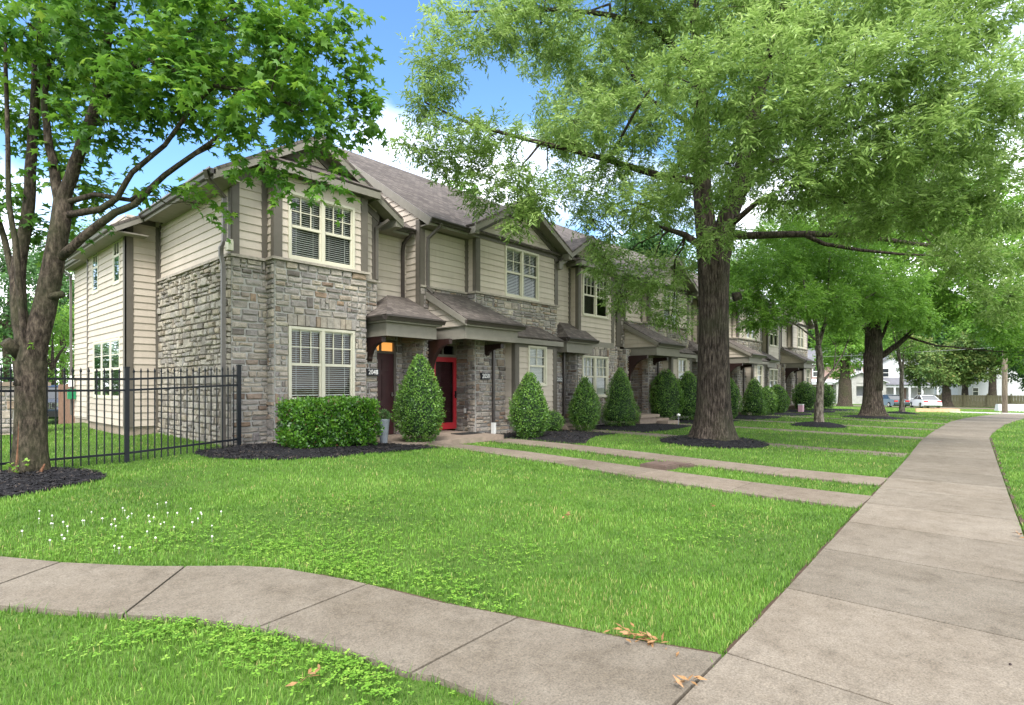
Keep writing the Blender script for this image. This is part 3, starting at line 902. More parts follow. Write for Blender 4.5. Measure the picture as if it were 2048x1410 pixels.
# ------------------------------------------------------------------ the gabled townhouse (numbers 2050 and its like)
PITCH = 9.75
ub = empty('townhouse', (9.15, 11.3, 0.0))
tag(ub, 'second townhouse from the fence with wide stone band and glazed red storm door', 'house', GRP)
sg, mg = MB(), MB()
stones(sg, mg, F113, 9.15, 10.85, 3.0, 4.02, seed=31)
stones(sg, mg, F110, 10.85, 14.5, .0, 4.03, holes=[(12.04, 13.95, .55, 2.9)], seed=32)
stones(sg, mg, left(10.85), 11.0, 11.3, .0, 4.03, seed=33); stones(sg, mg, right(14.5), 11.0, 11.33, .0, 4.03, seed=34)
stones(sg, mg, left(11.0), 11.04, 11.9, .0, 2.9, seed=35)
stones(sg, mg, front(11.9), 9.3, 11.0, .0, 3.0, holes=[(9.98, 10.94, .0, 2.68)], seed=36)
stones(sg, mg, left(9.04), 10.95, 11.85, .05, 2.9, seed=37); stones(sg, mg, front(10.95), 9.04, 9.3, .05, 2.9, seed=38); stones(sg, mg, right(9.3), 10.95, 11.9, .05, 2.9, seed=39)
w_ = part('stone_wall', sg, 'stone_grey', ub); part('mortar', mg, 'mortar', w_)
lg = MB(); lg.pbox(F110, 10.78, 14.57, 0, .085, 4.03, 4.085); lg.pbox(left(10.85), 11.0, 11.22, 0, .08, 4.03, 4.084); lg.pbox(F113, 9.15, 10.77, 0, .07, 4.02, 4.07)
part('stone_ledge', lg, 'stone_grey', ub)
sd_ = MB()
wB = (12.02, 13.55, 4.09, 5.55); wLo = (12.60, 13.46, 1.5, 2.68)
gcl = lambda z: (10.9 + (z - 5.75) / .55 - .4, 14.7 - (z - 5.75) / .55)
siding(sd_, F113, 9.29, 10.85, 4.07, 5.7, zref=4.07)
siding(sd_, left(10.85), 11.0, 11.3, 4.085, 5.75, zref=4.085); siding(sd_, right(14.5), 11.0, 11.33, 4.085, 5.75, zref=4.085)
siding(sd_, F110, 10.85, 14.5, 4.085, 5.56, holes=[wB], zref=4.085)
siding(sd_, F110, 10.85, 14.5, 5.76, 6.95, clip=lambda z: (10.5 + (z - 5.72) / .555, 14.75 - (z - 5.72) / .555), zref=5.76)
FL = front(10.62)
siding(sd_, FL, 12.04, 13.95, .55, 2.72, holes=[wLo], zref=.55); siding(sd_, left(12.04), 10.62, 11.0, .55, 2.72, zref=.55); siding(sd_, right(13.95), 10.62, 11.0, .55, 2.72, zref=.55)
part('siding', sd_, 'siding', ub)
trimset(ub, [(F110, (10.82, 11.0, 0, .035, 4.086, 5.56)), (left(10.85), (10.965, 11.08, 0, .035, 4.086, 5.56)), (F110, (14.36, 14.53, 0, .035, 4.086, 5.56)), (F113, (10.72, 10.85, 0, .035, 4.071, 5.6)), (F113, (9.13, 9.30, 0, .035, 3.0, 5.72)),
             (FL, (12.02, 12.2, 0, .03, .5, 2.74)), (FL, (13.79, 13.97, 0, .03, .5, 2.74)), (left(12.04), (10.59, 10.72, 0, .03, .5, 2.74)), (right(13.95), (10.59, 10.72, 0, .03, .5, 2.74)), (FL, (12.2, 13.79, 0, .028, 2.62, 2.76))])
trimset(ub, [(F110, (10.82, 14.53, 0, .04, 5.56, 5.76)), (F113, (9.3, 10.72, 0, .03, 5.5, 5.68))], 'taupe_trim', 'trim_board')
window(ub, F110, *wB, blind=.97, tilt=.7, grid=(2, 2), seed=6)
window(ub, FL, *wLo, n=1, grid=(2, 2), blind=.97, tilt=.9, seed=7)
EB, SB = 5.70, .645
rf = MB()
roofpoly(rf, [(9.10, 10.85, EB), (14.62, 10.85, EB), (14.62, 16.2, EB + SB * 5.35), (9.10, 16.2, EB + SB * 5.35)])
roofpoly(rf, [(9.10, 16.2, EB + SB * 5.35), (14.62, 16.2, EB + SB * 5.35), (14.62, 21.5, EB), (9.10, 21.5, EB)])
bw = MB(); bw.poly([(9.16, 21.45, 0), (14.5, 21.45, 0), (14.5, 21.45, 5.7), (9.16, 21.45, 5.7)]); part('back_wall', bw, 'siding', ub)
bw = MB(); bw.poly([(14.48, 12.5, 0), (14.48, 21.4, 0), (14.48, 21.4, 5.6), (14.48, 16.2, 9), (14.48, 12.5, 6.5)]); part('party_wall', bw, 'dark_interior', ub)
bw = MB(); bw.poly([(9.2, 12.6, 3.0), (14.4, 12.6, 3.0), (14.4, 21.4, 3.0), (9.2, 21.4, 3.0)]); part('floor_deck', bw, 'dark_interior', ub)
# front gable over the bay
gx, gz_, gy = 12.62, 6.98, 10.56
yv = 10.85 + (gz_ - EB) / SB
roofpoly(rf, [(10.45, gy, 5.80), (gx, gy, gz_), (gx, yv + .02, gz_), (10.45, 10.98, 5.80)]); roofpoly(rf, [(gx, gy, gz_), (14.79, gy, 5.80), (14.79, 10.98, 5.80), (gx, yv + .02, gz_)])
part('roof', rf, 'shingles', ub)
ra = MB(); rake(ra, (10.43, 5.77), (gx, gz_ - .01), .2, .03, gy + .01); rake(ra, (gx, gz_ - .01), (14.81, 5.77), .2, .03, gy + .01)
ra.box(14.62, 14.80, gy + .04, 11.0, 5.53, 5.72); ra.box(10.44, 10.6, gy + .04, 11.0, 5.53, 5.72)
ra.bar((9.11, 10.84, EB - .12), (9.11, 16.2, EB + SB * 5.35 - .12), .03, .2)
part('barge_board', ra, 'fascia_taupe', ub)
dk = MB(); rake(dk, (10.78, 5.79), (gx, gz_ - .19), .17, .035, 10.945); rake(dk, (gx, gz_ - .19), (14.54, 5.76), .17, .035, 10.945); part('rake_trim', dk, 'taupe_trim', ub)
so = MB()
so.prism([(10.45, gy + .04, 5.70), (gx, gy + .04, gz_ - .1), (gx, gy + .04, gz_ - .13), (10.45, gy + .04, 5.67)], (0, .39, 0)); so.prism([(gx, gy + .04, gz_ - .1), (14.79, gy + .04, 5.70), (14.79, gy + .04, 5.67), (gx, gy + .04, gz_ - .13)], (0, .39, 0))
so.box(9.16, 10.9, 10.9, 11.3, EB - .16, EB - .13)
part('soffit', so, 'soffit', ub)
fa = MB(); fa.box(9.12, 10.5, 10.86, 10.885, EB - .19, EB - .05); part('fascia', fa, 'fascia_taupe', ub)
gu = MB(); gutter_x(gu, 9.10, 10.46, 10.86, EB - .02); part('gutter', gu, 'gutter_brown', ub)
downspout(ub, [(9.42, 10.78, 5.56), (9.42, 10.82, 5.5), (9.36, 11.2, 5.28), (9.36, 11.22, 5.1), (9.36, 11.22, 4.02), (9.42, 11.1, 3.9)], 'downspout_taupe')
downspout(ub, [(11.46, 10.9, 2.95), (11.46, 10.9, .5)], 'gutter_brown')
db = MB(); db.box(11.41, 11.51, 10.85, 10.95, .15, .48); part('drain_boot', db, 'white_paint', ub)
# lower bay roof
pb = MB()
roofpoly(pb, [(11.86, 10.42, 2.90), (14.13, 10.42, 2.90), (13.55, 10.99, 3.33), (12.44, 10.99, 3.33)], .04); roofpoly(pb, [(11.86, 10.99, 2.90), (11.86, 10.42, 2.90), (12.44, 10.99, 3.33)], .04); roofpoly(pb, [(14.13, 10.42, 2.90), (14.13, 10.99, 2.90), (13.55, 10.99, 3.33)], .04)
bay = part('bay_roof', pb, 'shingles', ub)
pf = MB(); pf.box(11.88, 14.11, 10.435, 10.46, 2.71, 2.855); pf.box(11.88, 11.905, 10.46, 10.98, 2.71, 2.855); pf.box(14.085, 14.11, 10.46, 10.98, 2.71, 2.855); pf.box(11.91, 14.08, 10.465, 10.97, 2.77, 2.79); part('fascia', pf, 'fascia_taupe', bay)
# porch with open rake on its left
px0, px1, pyf, pyw, pzf, pzw = 9.34, 11.46, 9.78, 11.29, 3.12, 3.97
pr = lower_roof(ub, px0, px1, pyf, pyw, pzf, pzw, hipR=True, sideL=True)
sr = MB()
sr.prism([(px0 - .02, pyf - .02, pzf - .035), (px0 - .02, pyw, pzw - .035), (px0 - .02, pyw, pzw - .22), (px0 - .02, pyf - .02, pzf - .17)], (.03, 0, 0))
part('barge_board', sr, 'fascia_taupe', pr)
ps = MB(); sl_ = (pzw - pzf) / (pyw - pyf)
siding(ps, left(px0 + .10), pyf + .1, pyw, pzf - .165, pzw, clip=lambda z: (pyf + max(0.0, (z - pzf + .12) / sl_), 99), zref=pzf - .165)
part('gable_siding', ps, 'siding', pr)
bracket(ub, 9.17, 10.95, 2.64, .80, .95); bracket(ub, 11.25, 11.0, 2.64, .62, .3)
dj = MB(); FD = front(11.9)
dj.pbox(FD, 9.98, 10.05, -.05, .03, .28, 2.68); dj.pbox(FD, 10.87, 10.94, -.05, .03, .28, 2.68); dj.pbox(FD, 10.05, 10.87, -.05, .03, 2.30, 2.38); dj.pbox(FD, 10.05, 10.87, -.05, .03, 2.63, 2.68); dj.pbox(FD, 10.44, 10.47, -.03, .02, 2.38, 2.63)
dfr = part('door_frame', dj, 'fascia_taupe', ub)
g = MB(); g.poly([(10.05, 11.93, 2.38), (10.87, 11.93, 2.38), (10.87, 11.93, 2.63), (10.05, 11.93, 2.63)]); part('pane', g, 'glass', dfr)
r = MB(); r.poly([(10.0, 12.5, 2.2), (10.9, 12.5, 2.2), (10.9, 12.5, 2.9), (10.0, 12.5, 2.9)]); part('room', r, 'dark_interior', dfr)
os_ = MB(); os_.pbox(left(11.0), 11.28, 11.33, .05, .09, 1.0, 1.12) if False else None

# two more kinds are copied from this one before its own door goes in
gab = [ub]
# ------------------------------------------------------------------ the box-bay townhouse (number 2052 and its like)
ua = empty('townhouse', (14.5, 11.3, 0.0))
tag(ua, 'third townhouse from the fence with sided box bay above a twin stone-framed window', 'house', GRP)
sg, mg = MB(), MB(); F133 = front(11.33)
aw = (15.93, 17.55, 1.1, 2.55)
stones(sg, mg, F133, 14.53, 15.2, -.05, 3.3, seed=51); stones(sg, mg, front(11.02), 15.69, 18.2, -.05, 2.9, holes=[(15.93, 17.55, 1.1, 2.78)], seed=52)
soldier(sg, front(11.02), 15.9, 17.58, 2.56, 2.8, 9)
stones(sg, mg, left(15.69), 11.04, 12.4, -.05, 3.1, seed=53); stones(sg, mg, right(18.2), 11.04, 11.5, -.05, 2.85, seed=54); stones(sg, mg, F133, 18.2, 18.92, -.05, 3.0, seed=55)
stones(sg, mg, front(12.4), 14.6, 15.69, -.05, 3.1, holes=[(14.72, 15.62, 0, 2.62)], seed=56)
w_ = part('stone_wall', sg, 'stone_grey', ua); part('mortar', mg, 'mortar', w_)
sd_ = MB(); wA = (15.93, 17.55, 3.9, 5.36); FA = front(11.0)
siding(sd_, F133, 14.53, 15.69, 3.3, 5.5, zref=3.05); siding(sd_, F133, 17.9, 18.75, 3.0, 5.5, zref=3.05)
siding(sd_, FA, 15.69, 17.9, 3.05, 5.5, holes=[wA], zref=3.05); siding(sd_, left(15.69), 11.0, 11.33, 2.9, 5.5, zref=3.05); siding(sd_, right(17.9), 11.0, 11.33, 2.9, 5.5, zref=3.05)
gA = (14.45, 18.25, 16.35, 6.68)
siding(sd_, F133, 14.53, 18.75, 5.5, 6.65, clip=lambda z: (gA[0] + (z - 5.47) / .62, gA[1] - (z - 5.47) / .62), zref=3.05)
part('siding', sd_, 'siding', ua)
trimset(ua, [(FA, (15.66, 15.82, 0, .035, 3.06, 5.52)), (left(15.69), (10.965, 11.09, 0, .035, 3.06, 5.52)), (FA, (17.76, 17.93, 0, .035, 3.06, 5.52)), (F133, (15.58, 15.688, 0, .03, 3.3, 5.5)), (F133, (18.6, 18.93, 0, .06, 3.0, 5.55)), (F133, (14.53, 14.63, 0, .03, 3.3, 5.5))])
trimset(ua, [(FA, (15.66, 17.93, 0, .03, 2.87, 3.055))], 'fascia_taupe', 'trim_board')
window(ua, FA, *wA, blind=.25, tilt=.5, seed=8); window(ua, front(11.02), *aw, blind=.97, tilt=.8, seed=9)
rf = MB()
roofpoly(rf, [(14.62, 10.85, EB), (18.85, 10.85, EB), (18.85, 16.2, EB + SB * 5.35), (14.62, 16.2, EB + SB * 5.35)]); roofpoly(rf, [(14.62, 16.2, EB + SB * 5.35), (18.85, 16.2, EB + SB * 5.35), (18.85, 21.5, EB), (14.62, 21.5, EB)])
bw = MB(); bw.poly([(14.5, 21.45, 0), (18.9, 21.45, 0), (18.9, 21.45, 5.7), (14.5, 21.45, 5.7)]); part('back_wall', bw, 'siding', ua)
bw = MB(); bw.poly([(18.88, 12.0, 0), (18.88, 21.4, 0), (18.88, 21.4, 5.6), (18.88, 16.2, 9), (18.88, 12.0, 6.3)]); part('party_wall', bw, 'dark_interior', ua)
bw = MB(); bw.poly([(14.52, 12.6, 3.0), (18.85, 12.6, 3.0), (18.85, 21.4, 3.0), (14.52, 21.4, 3.0)]); part('floor_deck', bw, 'dark_interior', ua)
gy2 = 10.82; yv2 = 10.85 + (gA[3] - EB) / SB
roofpoly(rf, [(gA[0], gy2, 5.5), (gA[2], gy2, gA[3]), (gA[2], yv2 + .02, gA[3]), (gA[0], 10.9, 5.5)]); roofpoly(rf, [(gA[2], gy2, gA[3]), (gA[1], gy2, 5.5), (gA[1], 10.9, 5.5), (gA[2], yv2 + .02, gA[3])])
part('roof', rf, 'shingles', ua)
ra = MB(); rake(ra, (gA[0] - .02, 5.47), (gA[2], gA[3] - .01), .2, .03, gy2 + .01); rake(ra, (gA[2], gA[3] - .01), (gA[1] + .02, 5.47), .2, .03, gy2 + .01); ra.box(gA[1] - .2, gA[1] - .02, gy2 + .04, 11.3, 5.25, 5.42); ra.box(gA[0] + .02, gA[0] + .2, gy2 + .04, 11.3, 5.25, 5.42)
part('barge_board', ra, 'fascia_taupe', ua)
so = MB(); so.prism([(gA[0], gy2 + .04, 5.40), (gA[2], gy2 + .04, gA[3] - .1), (gA[2], gy2 + .04, gA[3] - .13), (gA[0], gy2 + .04, 5.37)], (0, .44, 0)); so.prism([(gA[2], gy2 + .04, gA[3] - .1), (gA[1], gy2 + .04, 5.40), (gA[1], gy2 + .04, 5.37), (gA[2], gy2 + .04, gA[3] - .13)], (0, .44, 0))
part('soffit', so, 'soffit', ua)
gu = MB(); gutter_x(gu, 18.27, 18.84, 10.86, EB - .02); part('gutter', gu, 'gutter_brown', ua)
pb = MB()
roofpoly(pb, [(15.42, 10.66, 5.70), (18.17, 10.66, 5.70), (17.72, 11.31, 6.05), (15.87, 11.31, 6.05)], .04); roofpoly(pb, [(15.42, 11.31, 5.70), (15.42, 10.66, 5.70), (15.87, 11.31, 6.05)], .04); roofpoly(pb, [(18.17, 10.66, 5.70), (18.17, 11.31, 5.70), (17.72, 11.31, 6.05)], .04)
bay = part('bay_roof', pb, 'shingles', ua)
pf = MB(); pf.box(15.44, 18.15, 10.675, 10.70, 5.51, 5.655); pf.box(15.44, 15.465, 10.70, 11.3, 5.51, 5.655); pf.box(18.125, 18.15, 10.70, 11.3, 5.51, 5.655); pf.box(15.47, 18.12, 10.705, 11.29, 5.56, 5.58); part('fascia', pf, 'fascia_taupe', bay)
lower_roof(ua, 14.46, 16.1, 10.5, 11.31, 3.05, 3.62, hipL=True)
downspout(ua, [(15.22, 11.24, 2.9), (15.22, 11.24, .2)], 'gutter_brown')
downspout(ua, [(18.55, 10.8, 5.55), (18.52, 11.2, 5.3), (18.52, 11.22, 5.1), (18.52, 11.22, 3.9)], 'gutter_brown')
dj = MB(); FD = front(12.4); dj.pbox(FD, 14.72, 14.79, -.05, .03, .22, 2.62); dj.pbox(FD, 15.55, 15.62, -.05, .03, .22, 2.62); dj.pbox(FD, 14.79, 15.55, -.05, .03, 2.25, 2.62); dfr = part('door_frame', dj, 'fascia_taupe', ua)
dm = MB(); door_leaf(dm, FD, 14.79, 15.55, .22, 2.25); dl = part('door', dm, 'burgundy', ua)

# copies further along the row
lab_b = ['fourth townhouse from the fence whose open door shows an orange lit hall', 'sixth townhouse from the fence seen just right of the big oak trunk', 'last townhouse at the far end of the row behind the slim pale trunk']
lab_a = ['fifth townhouse from the fence mostly hidden behind the big oak trunk', 'seventh townhouse from the fence between two gabled porches with bright sided bay']
for k in range(3):
    o = copy_tree(ub); o.location = (9.15 + PITCH * (k + 1), 11.3, 0); o['label'] = lab_b[k]; gab.append(o)
boxb = [ua]
for k in range(2):
    o = copy_tree(ua); o.location = (14.5 + PITCH * (k + 1), 11.3, 0); o['label'] = lab_a[k]; boxb.append(o)

# what each gabled house has to itself
for k, root in enumerate(gab):
    dx = PITCH * k; FD = front(11.9); FO = front(11.86)
    if k == 0:
        sdm = MB()
        sdm.pbox(FO, 10.02, 10.13, 0, .045, .30, 2.30); sdm.pbox(FO, 10.79, 10.90, 0, .045, .30, 2.30); sdm.pbox(FO, 10.13, 10.79, 0, .045, 2.17, 2.30); sdm.pbox(FO, 10.13, 10.79, 0, .045, .30, .48)
        st = part('storm_door', sdm, 'storm_red', root)
        g = MB(); g.poly([(10.13, 11.84, .48), (10.79, 11.84, .48), (10.79, 11.84, 2.17), (10.13, 11.84, 2.17)]); part('pane', g, 'glass', st)
        hn = MB(); hn.pbox(FO, 10.83, 10.86, .045, .085, 1.16, 1.36); hn.pbox(FO, 10.80, 10.84, .06, .085, 1.22, 1.25); part('handle', hn, 'iron_black', st)
        dm = MB(); door_leaf(dm, front(11.97), 10.05, 10.87, .30, 2.28); part('door', dm, 'burgundy', root)
        # the wall above the neighbour's lower roof
        sw = MB(); siding(sw, left(9.15), 11.3, 16.2, 3.0, 9.1, clip=lambda z: (10.85 + max(0.0, (z - EB + .12) / SB), 99), zref=3.0)
        part('side_wall', sw, 'siding', root)
        trimset(root, [(left(9.15), (11.265, 11.42, 0, .03, 3.0, 5.72))])
        ol = MB(); ol.pbox(left(11.0), 11.45, 11.53, .07, .085, .75, .88); part('outlet_cover', ol, 'white_paint', root)
    elif k == 1:
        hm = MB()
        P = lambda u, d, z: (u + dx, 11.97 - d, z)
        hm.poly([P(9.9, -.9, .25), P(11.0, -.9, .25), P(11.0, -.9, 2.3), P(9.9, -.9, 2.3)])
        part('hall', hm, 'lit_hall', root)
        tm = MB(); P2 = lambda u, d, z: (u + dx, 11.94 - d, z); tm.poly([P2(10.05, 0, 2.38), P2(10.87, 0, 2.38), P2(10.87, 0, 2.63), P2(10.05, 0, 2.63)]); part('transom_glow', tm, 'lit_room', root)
        dm = MB(); P3 = lambda u, d, z: (10.07 + dx + d, 11.95 + (u - 10.05), z); door_leaf(dm, P3, 10.05, 10.80, .28, 2.28); part('door', dm, 'burgundy', root)
        sh = MB(); sh.box(10.2 + dx, 10.72 + dx, 12.72, 12.84, 1.5, 1.62); sh.box(10.25 + dx, 10.7 + dx, 12.72, 12.84, 1.0, 1.1); sh.box(10.4 + dx, 10.46 + dx, 12.75, 12.82, .3, 2.1); part('shelf', sh, 'split_wood', root)
    else:
        dm = MB(); P = lambda u, d, z: (u + dx, 11.93 - d, z); door_leaf(dm, P, 10.05, 10.87, .28, 2.30); part('door', dm, 'burgundy', root)
# the gable end of the last house
o = gab[-1]; ex = 9.15 + PITCH * 3 + 5.42
ew = MB(); siding(ew, right(ex - .08), 11.33, 21.4, 0, 9.1, clip=lambda z: (10.9 + max(0.0, (z - EB + .1) / SB), 21.45 - max(0.0, (z - EB + .1) / SB)), e=.163); part('side_wall', ew, 'siding', o)

# ------------------------------------------------------------------ number plaques (things of their own on the walls)
def plaque(label, txt, P, u0, u1, z0, z1):
    mb = MB(); mb.pbox(P, u0, u1, .03, .105, z0, z1)
    b = mb.build('number_plaque', M['plaque_black'])
    tag(b, label, 'sign', 'house number plaques')
    cu = bpy.data.curves.new('digits', 'FONT'); cu.body = txt; cu.size = (z1 - z0) * .95; cu.extrude = .004
    cu.align_x = 'CENTER'; cu.align_y = 'CENTER'; cu.materials.append(M['white_paint'])
    f_ = bpy.data.objects.new('digits_curve', cu); COL.objects.link(f_)
    dg = bpy.context.evaluated_depsgraph_get(); me = bpy.data.meshes.new_from_object(f_.evaluated_get(dg)); me.name = 'digits'
    bpy.data.objects.remove(f_); me.materials.clear(); me.materials.append(M['white_paint'])
    t = bpy.data.objects.new('digits', me); COL.objects.link(t); t.parent = b
    t.location = P((u0 + u1) / 2, .108, (z0 + z1) / 2); t.rotation_euler = (R(90), 0, 0); t.scale = (.86, 1, 1)
plaque('black plaque reading 2048 on the stone beside the first door', '2048', F113, 7.53, 7.86, 1.74, 1.90)
plaque('black plaque reading 2050 on the stone pier right of the red storm door', '2050', F110, 10.99, 11.31, 1.68, 1.86)
plaque('small black plaque reading 2052 on dark stone beside the third porch', '2052', F133, 14.80, 15.12, 1.62, 1.80)
# ------------------------------------------------------------------ ground, paths, beds
def struct(o, name=None):
    o['kind'] = 'structure'; return o

xs = np.concatenate([np.linspace(-120, -6, 20), np.arange(-5.5, 50, .5), np.linspace(51, 140, 46), np.linspace(160, 900, 12)])
ys = np.concatenate([np.linspace(-500, -30, 10), np.linspace(-26, -5, 11), np.arange(-4.5, 34, .5), np.linspace(36, 120, 20), np.linspace(150, 700, 8)])
GX, GY = np.meshgrid(xs, ys, indexing='ij')
GZ = zg(GX, GY)
def yard_drop(x, y): return -.2 * np.clip(y - 21.5, 0, 5) * np.clip((7 - x) / 2, 0, 1)
GZ = GZ + yard_drop(GX, GY)
V = np.stack([GX, GY, GZ], -1).reshape(-1, 3)
ny = len(ys); ii, jj = np.meshgrid(np.arange(len(xs) - 1), np.arange(ny - 1), indexing='ij')
a = (ii * ny + jj).ravel()
F = np.stack([a, a + ny, a + ny + 1, a + 1], 1)
struct(np_mesh('ground', V, F, M['turf'], smooth=True))

def slab(mb, poly, top=.035, bottom=-.12, c=None, shrink=.006):
    cx = sum(p[0] for p in poly) / len(poly); cy = sum(p[1] for p in poly) / len(poly)
    pp = []
    for x, y in poly:
        l = math.hypot(x - cx, y - cy); k = max(0, l - shrink) / l
        pp.append((cx + (x - cx) * k, cy + (y - cy) * k))
    t = [(x, y, gz(x, y) + top) for x, y in pp]; b = [(x, y, gz(x, y) + bottom) for x, y in pp]
    mb.poly(t, c=c); n = len(t)
    for i in range(n):
        j = (i + 1) % n; mb.poly([b[i], b[j], t[j], t[i]], c=c)

SWL = ([-8, 3.1, 7.8, 13.6, 18.4, 23, 31, 36, 41.6, 49], [.92, 1.19, 1.39, 1.64, 1.89, 2.02, 2.13, 1.95, 1.5, .6])
SWR = ([-8, 3.1, 7.68, 10.36, 15.4, 21, 23.6, 30.5, 39.3, 49], [-.7, -.24, -.06, .07, .3, .55, .55, .32, -.33, -1.4])
rs = random.Random(5)
sw = MB(); SLABS = []
X = 3.1 - 1.29 * 5
while X < 49:
    X2 = X + 1.29; xm = (X + X2) / 2
    pl = [(x, float(np.interp(x, *SWR))) for x in (X, xm, X2)] + [(x, float(np.interp(x, *SWL))) for x in (X2, xm, X)]
    slab(sw, pl, c=rs.random(), shrink=.011); SLABS.append(pl); X = X2
struct(sw.build('sidewalk', M['concrete']))
cross = [
    [(-2.4, 9.7), (-1.2, 8.2), (-.1, 6.9), (.63, 5.9), (.93, 5.45), (.33, 5.05), (-.3, 5.8), (-1.6, 7.2), (-2.9, 8.6)],
    [(.93, 5.45), (1.34, 4.97), (1.57, 4.75), (1.0, 4.1), (.51, 4.75), (.33, 5.05)],
    [(1.57, 4.75), (1.86, 4.5), (2.08, 4.23), (2.2, 3.94), (2.31, 3.66), (2.36, 3.5), (1.5, 3.37), (1.28, 3.75), (1.0, 4.1)],
    [(2.36, 3.5), (2.52, 2.89), (2.70, 2.35), (1.80, 2.3), (1.72, 2.73), (1.59, 3.14), (1.5, 3.37)],
    [(2.70, 2.35), (2.89, 1.73), (3.07, 1.19), (2.0, 1.16), (1.9, 1.89), (1.86, 2.21), (1.8, 2.3)]]
cp = MB()
for pl in cross: slab(cp, pl, c=rs.random(), shrink=.011); SLABS.append(pl)
struct(cp.build('path', M['concrete']))
# the walks from the sidewalk to the doors
wk = MB()
WALKS = [(7.85, 8.85, 9.65), (9.85, 10.75, 9.7), (14.35, 15.25, 10.4), (19.45, 20.35, 9.7), (24.2, 25.0, 10.4), (29.2, 30.0, 9.7), (33.9, 34.7, 10.4), (38.9, 39.7, 9.7)]
for x0, x1, y1 in WALKS:
    y = float(np.interp((x0 + x1) / 2, *SWL)) + .01
    while y < y1:
        y2 = min(y1, y + 1.55); pl = [(x0, y), (x1, y), (x1, y2), (x0, y2)]
        slab(wk, pl, c=rs.random(), top=.03 if x0 < 12 else .005); SLABS.append(pl if x0 < 12 else [(x0 + .16, y), (x1 - .16, y), (x1 - .16, y2), (x0 + .16, y2)]); y = y2
struct(wk.build('walkway', M['path_concrete']))
fw = MB()
pl = [(49.2, -8), (52, -8), (52.6, 3.2), (49.4, 3.6)]; slab(fw, pl, c=.6); SLABS.append(pl)
struct(fw.build('far_walk', M['pale_concrete']))
rd = MB()
for i in range(12):
    y0 = -60 + i * 12; rd.poly([(78, y0, gz(78, y0) + .01), (86, y0, gz(86, y0) + .01), (86, y0 + 12, gz(86, y0 + 12) + .01), (78, y0 + 12, gz(78, y0 + 12) + .01)])
struct(rd.build('road', M['path_concrete']))

sl = MB()
def soil(pts, w):
    for (x0, y0), (x1, y1) in zip(pts[:-1], pts[1:]):
        L = math.hypot(x1 - x0, y1 - y0); nx, ny_ = (y0 - y1) / L, (x1 - x0) / L
        q = [(x0 - nx * .01, y0 - ny_ * .01), (x1 - nx * .01, y1 - ny_ * .01), (x1 + nx * w, y1 + ny_ * w), (x0 + nx * w, y0 + ny_ * w)]
        sl.poly([(x, y, gz(x, y) + .012) for x, y in q])
SOILS = [([(3.07, 1.22), (2.89, 1.73), (2.70, 2.35), (2.52, 2.89), (2.36, 3.5), (2.31, 3.66), (2.2, 3.94)], -.055), ([(x, float(np.interp(x, *SWL))) for x in np.arange(3.15, 12, .5)], .028), ([(x, float(np.interp(x, *SWR))) for x in np.arange(5, 22, .5)], -.05)]
for pts_, w_s in SOILS: soil(pts_, w_s)
struct(sl.build('soil', M['bare_soil']))

BEDS = {
 'front': [(3.71, 10.8), (3.69, 10.04), (4.0, 9.23), (4.31, 8.63), (5.06, 8.3), (6.35, 8.6), (7.28, 8.85), (7.8, 8.95), (7.8, 9.7), (7.6, 11.2), (5.25, 11.0), (5.0, 11.3), (3.9, 11.25)],
 'second': [(10.4, 10.9), (10.8, 9.6), (10.8, 8.4), (10.82, 7.75), (11.3, 7.7), (12.2, 8.2), (13.1, 8.59), (14.3, 8.56), (14.3, 11.2), (12.0, 11.0)],
 'third': [(15.3, 8.3), (16.4, 8.2), (17.86, 8.3), (19.4, 8.5), (19.4, 9.8), (18.9, 11.2), (15.3, 11.2)],
 'fourth': [(20.4, 8.6), (22, 8.4), (24.1, 8.6), (24.1, 11.0), (20.4, 11.0)],
 'fifth': [(25.1, 8.4), (27, 8.0), (29.1, 8.4), (29.1, 11.0), (25.1, 11.0)],
 'sixth': [(30.1, 8.2), (32, 7.8), (33.8, 8.3), (33.8, 11.0), (30.1, 11.0)],
 'seventh': [(34.8, 8.2), (37, 7.8), (38.8, 8.2), (38.8, 11.0), (34.8, 11.0)],
 'eighth': [(39.8, 8.1), (43, 7.8), (46.5, 8.4), (46.5, 11.0), (39.8, 11.0)],
 'maple': [(-.4, 9.3), (.2, 8.6), (.91, 8.46), (1.17, 8.54), (1.48, 8.71), (1.77, 8.94), (2.0, 9.14), (2.12, 9.4), (2.12, 10.0), (1.95, 10.6), (1.5, 10.9), (.6, 10.9), (-.3, 10.4)],
}
def ring(cx, cy, r, n=18, ell=1.0): return [(cx + r * math.cos(2 * PI * i / n) * (1 + .05 * math.sin(3 * i)), cy + ell * r * math.sin(2 * PI * i / n)) for i in range(n)]
BEDS['oak'] = ring(14.15, 5.75, 1.42, ell=.92); BEDS['slim'] = ring(23.2, 5.44, .95); BEDS['far_oak'] = ring(32.2, 5.19, 1.35); BEDS['far_slim'] = ring(41.0, 5.1, .9)
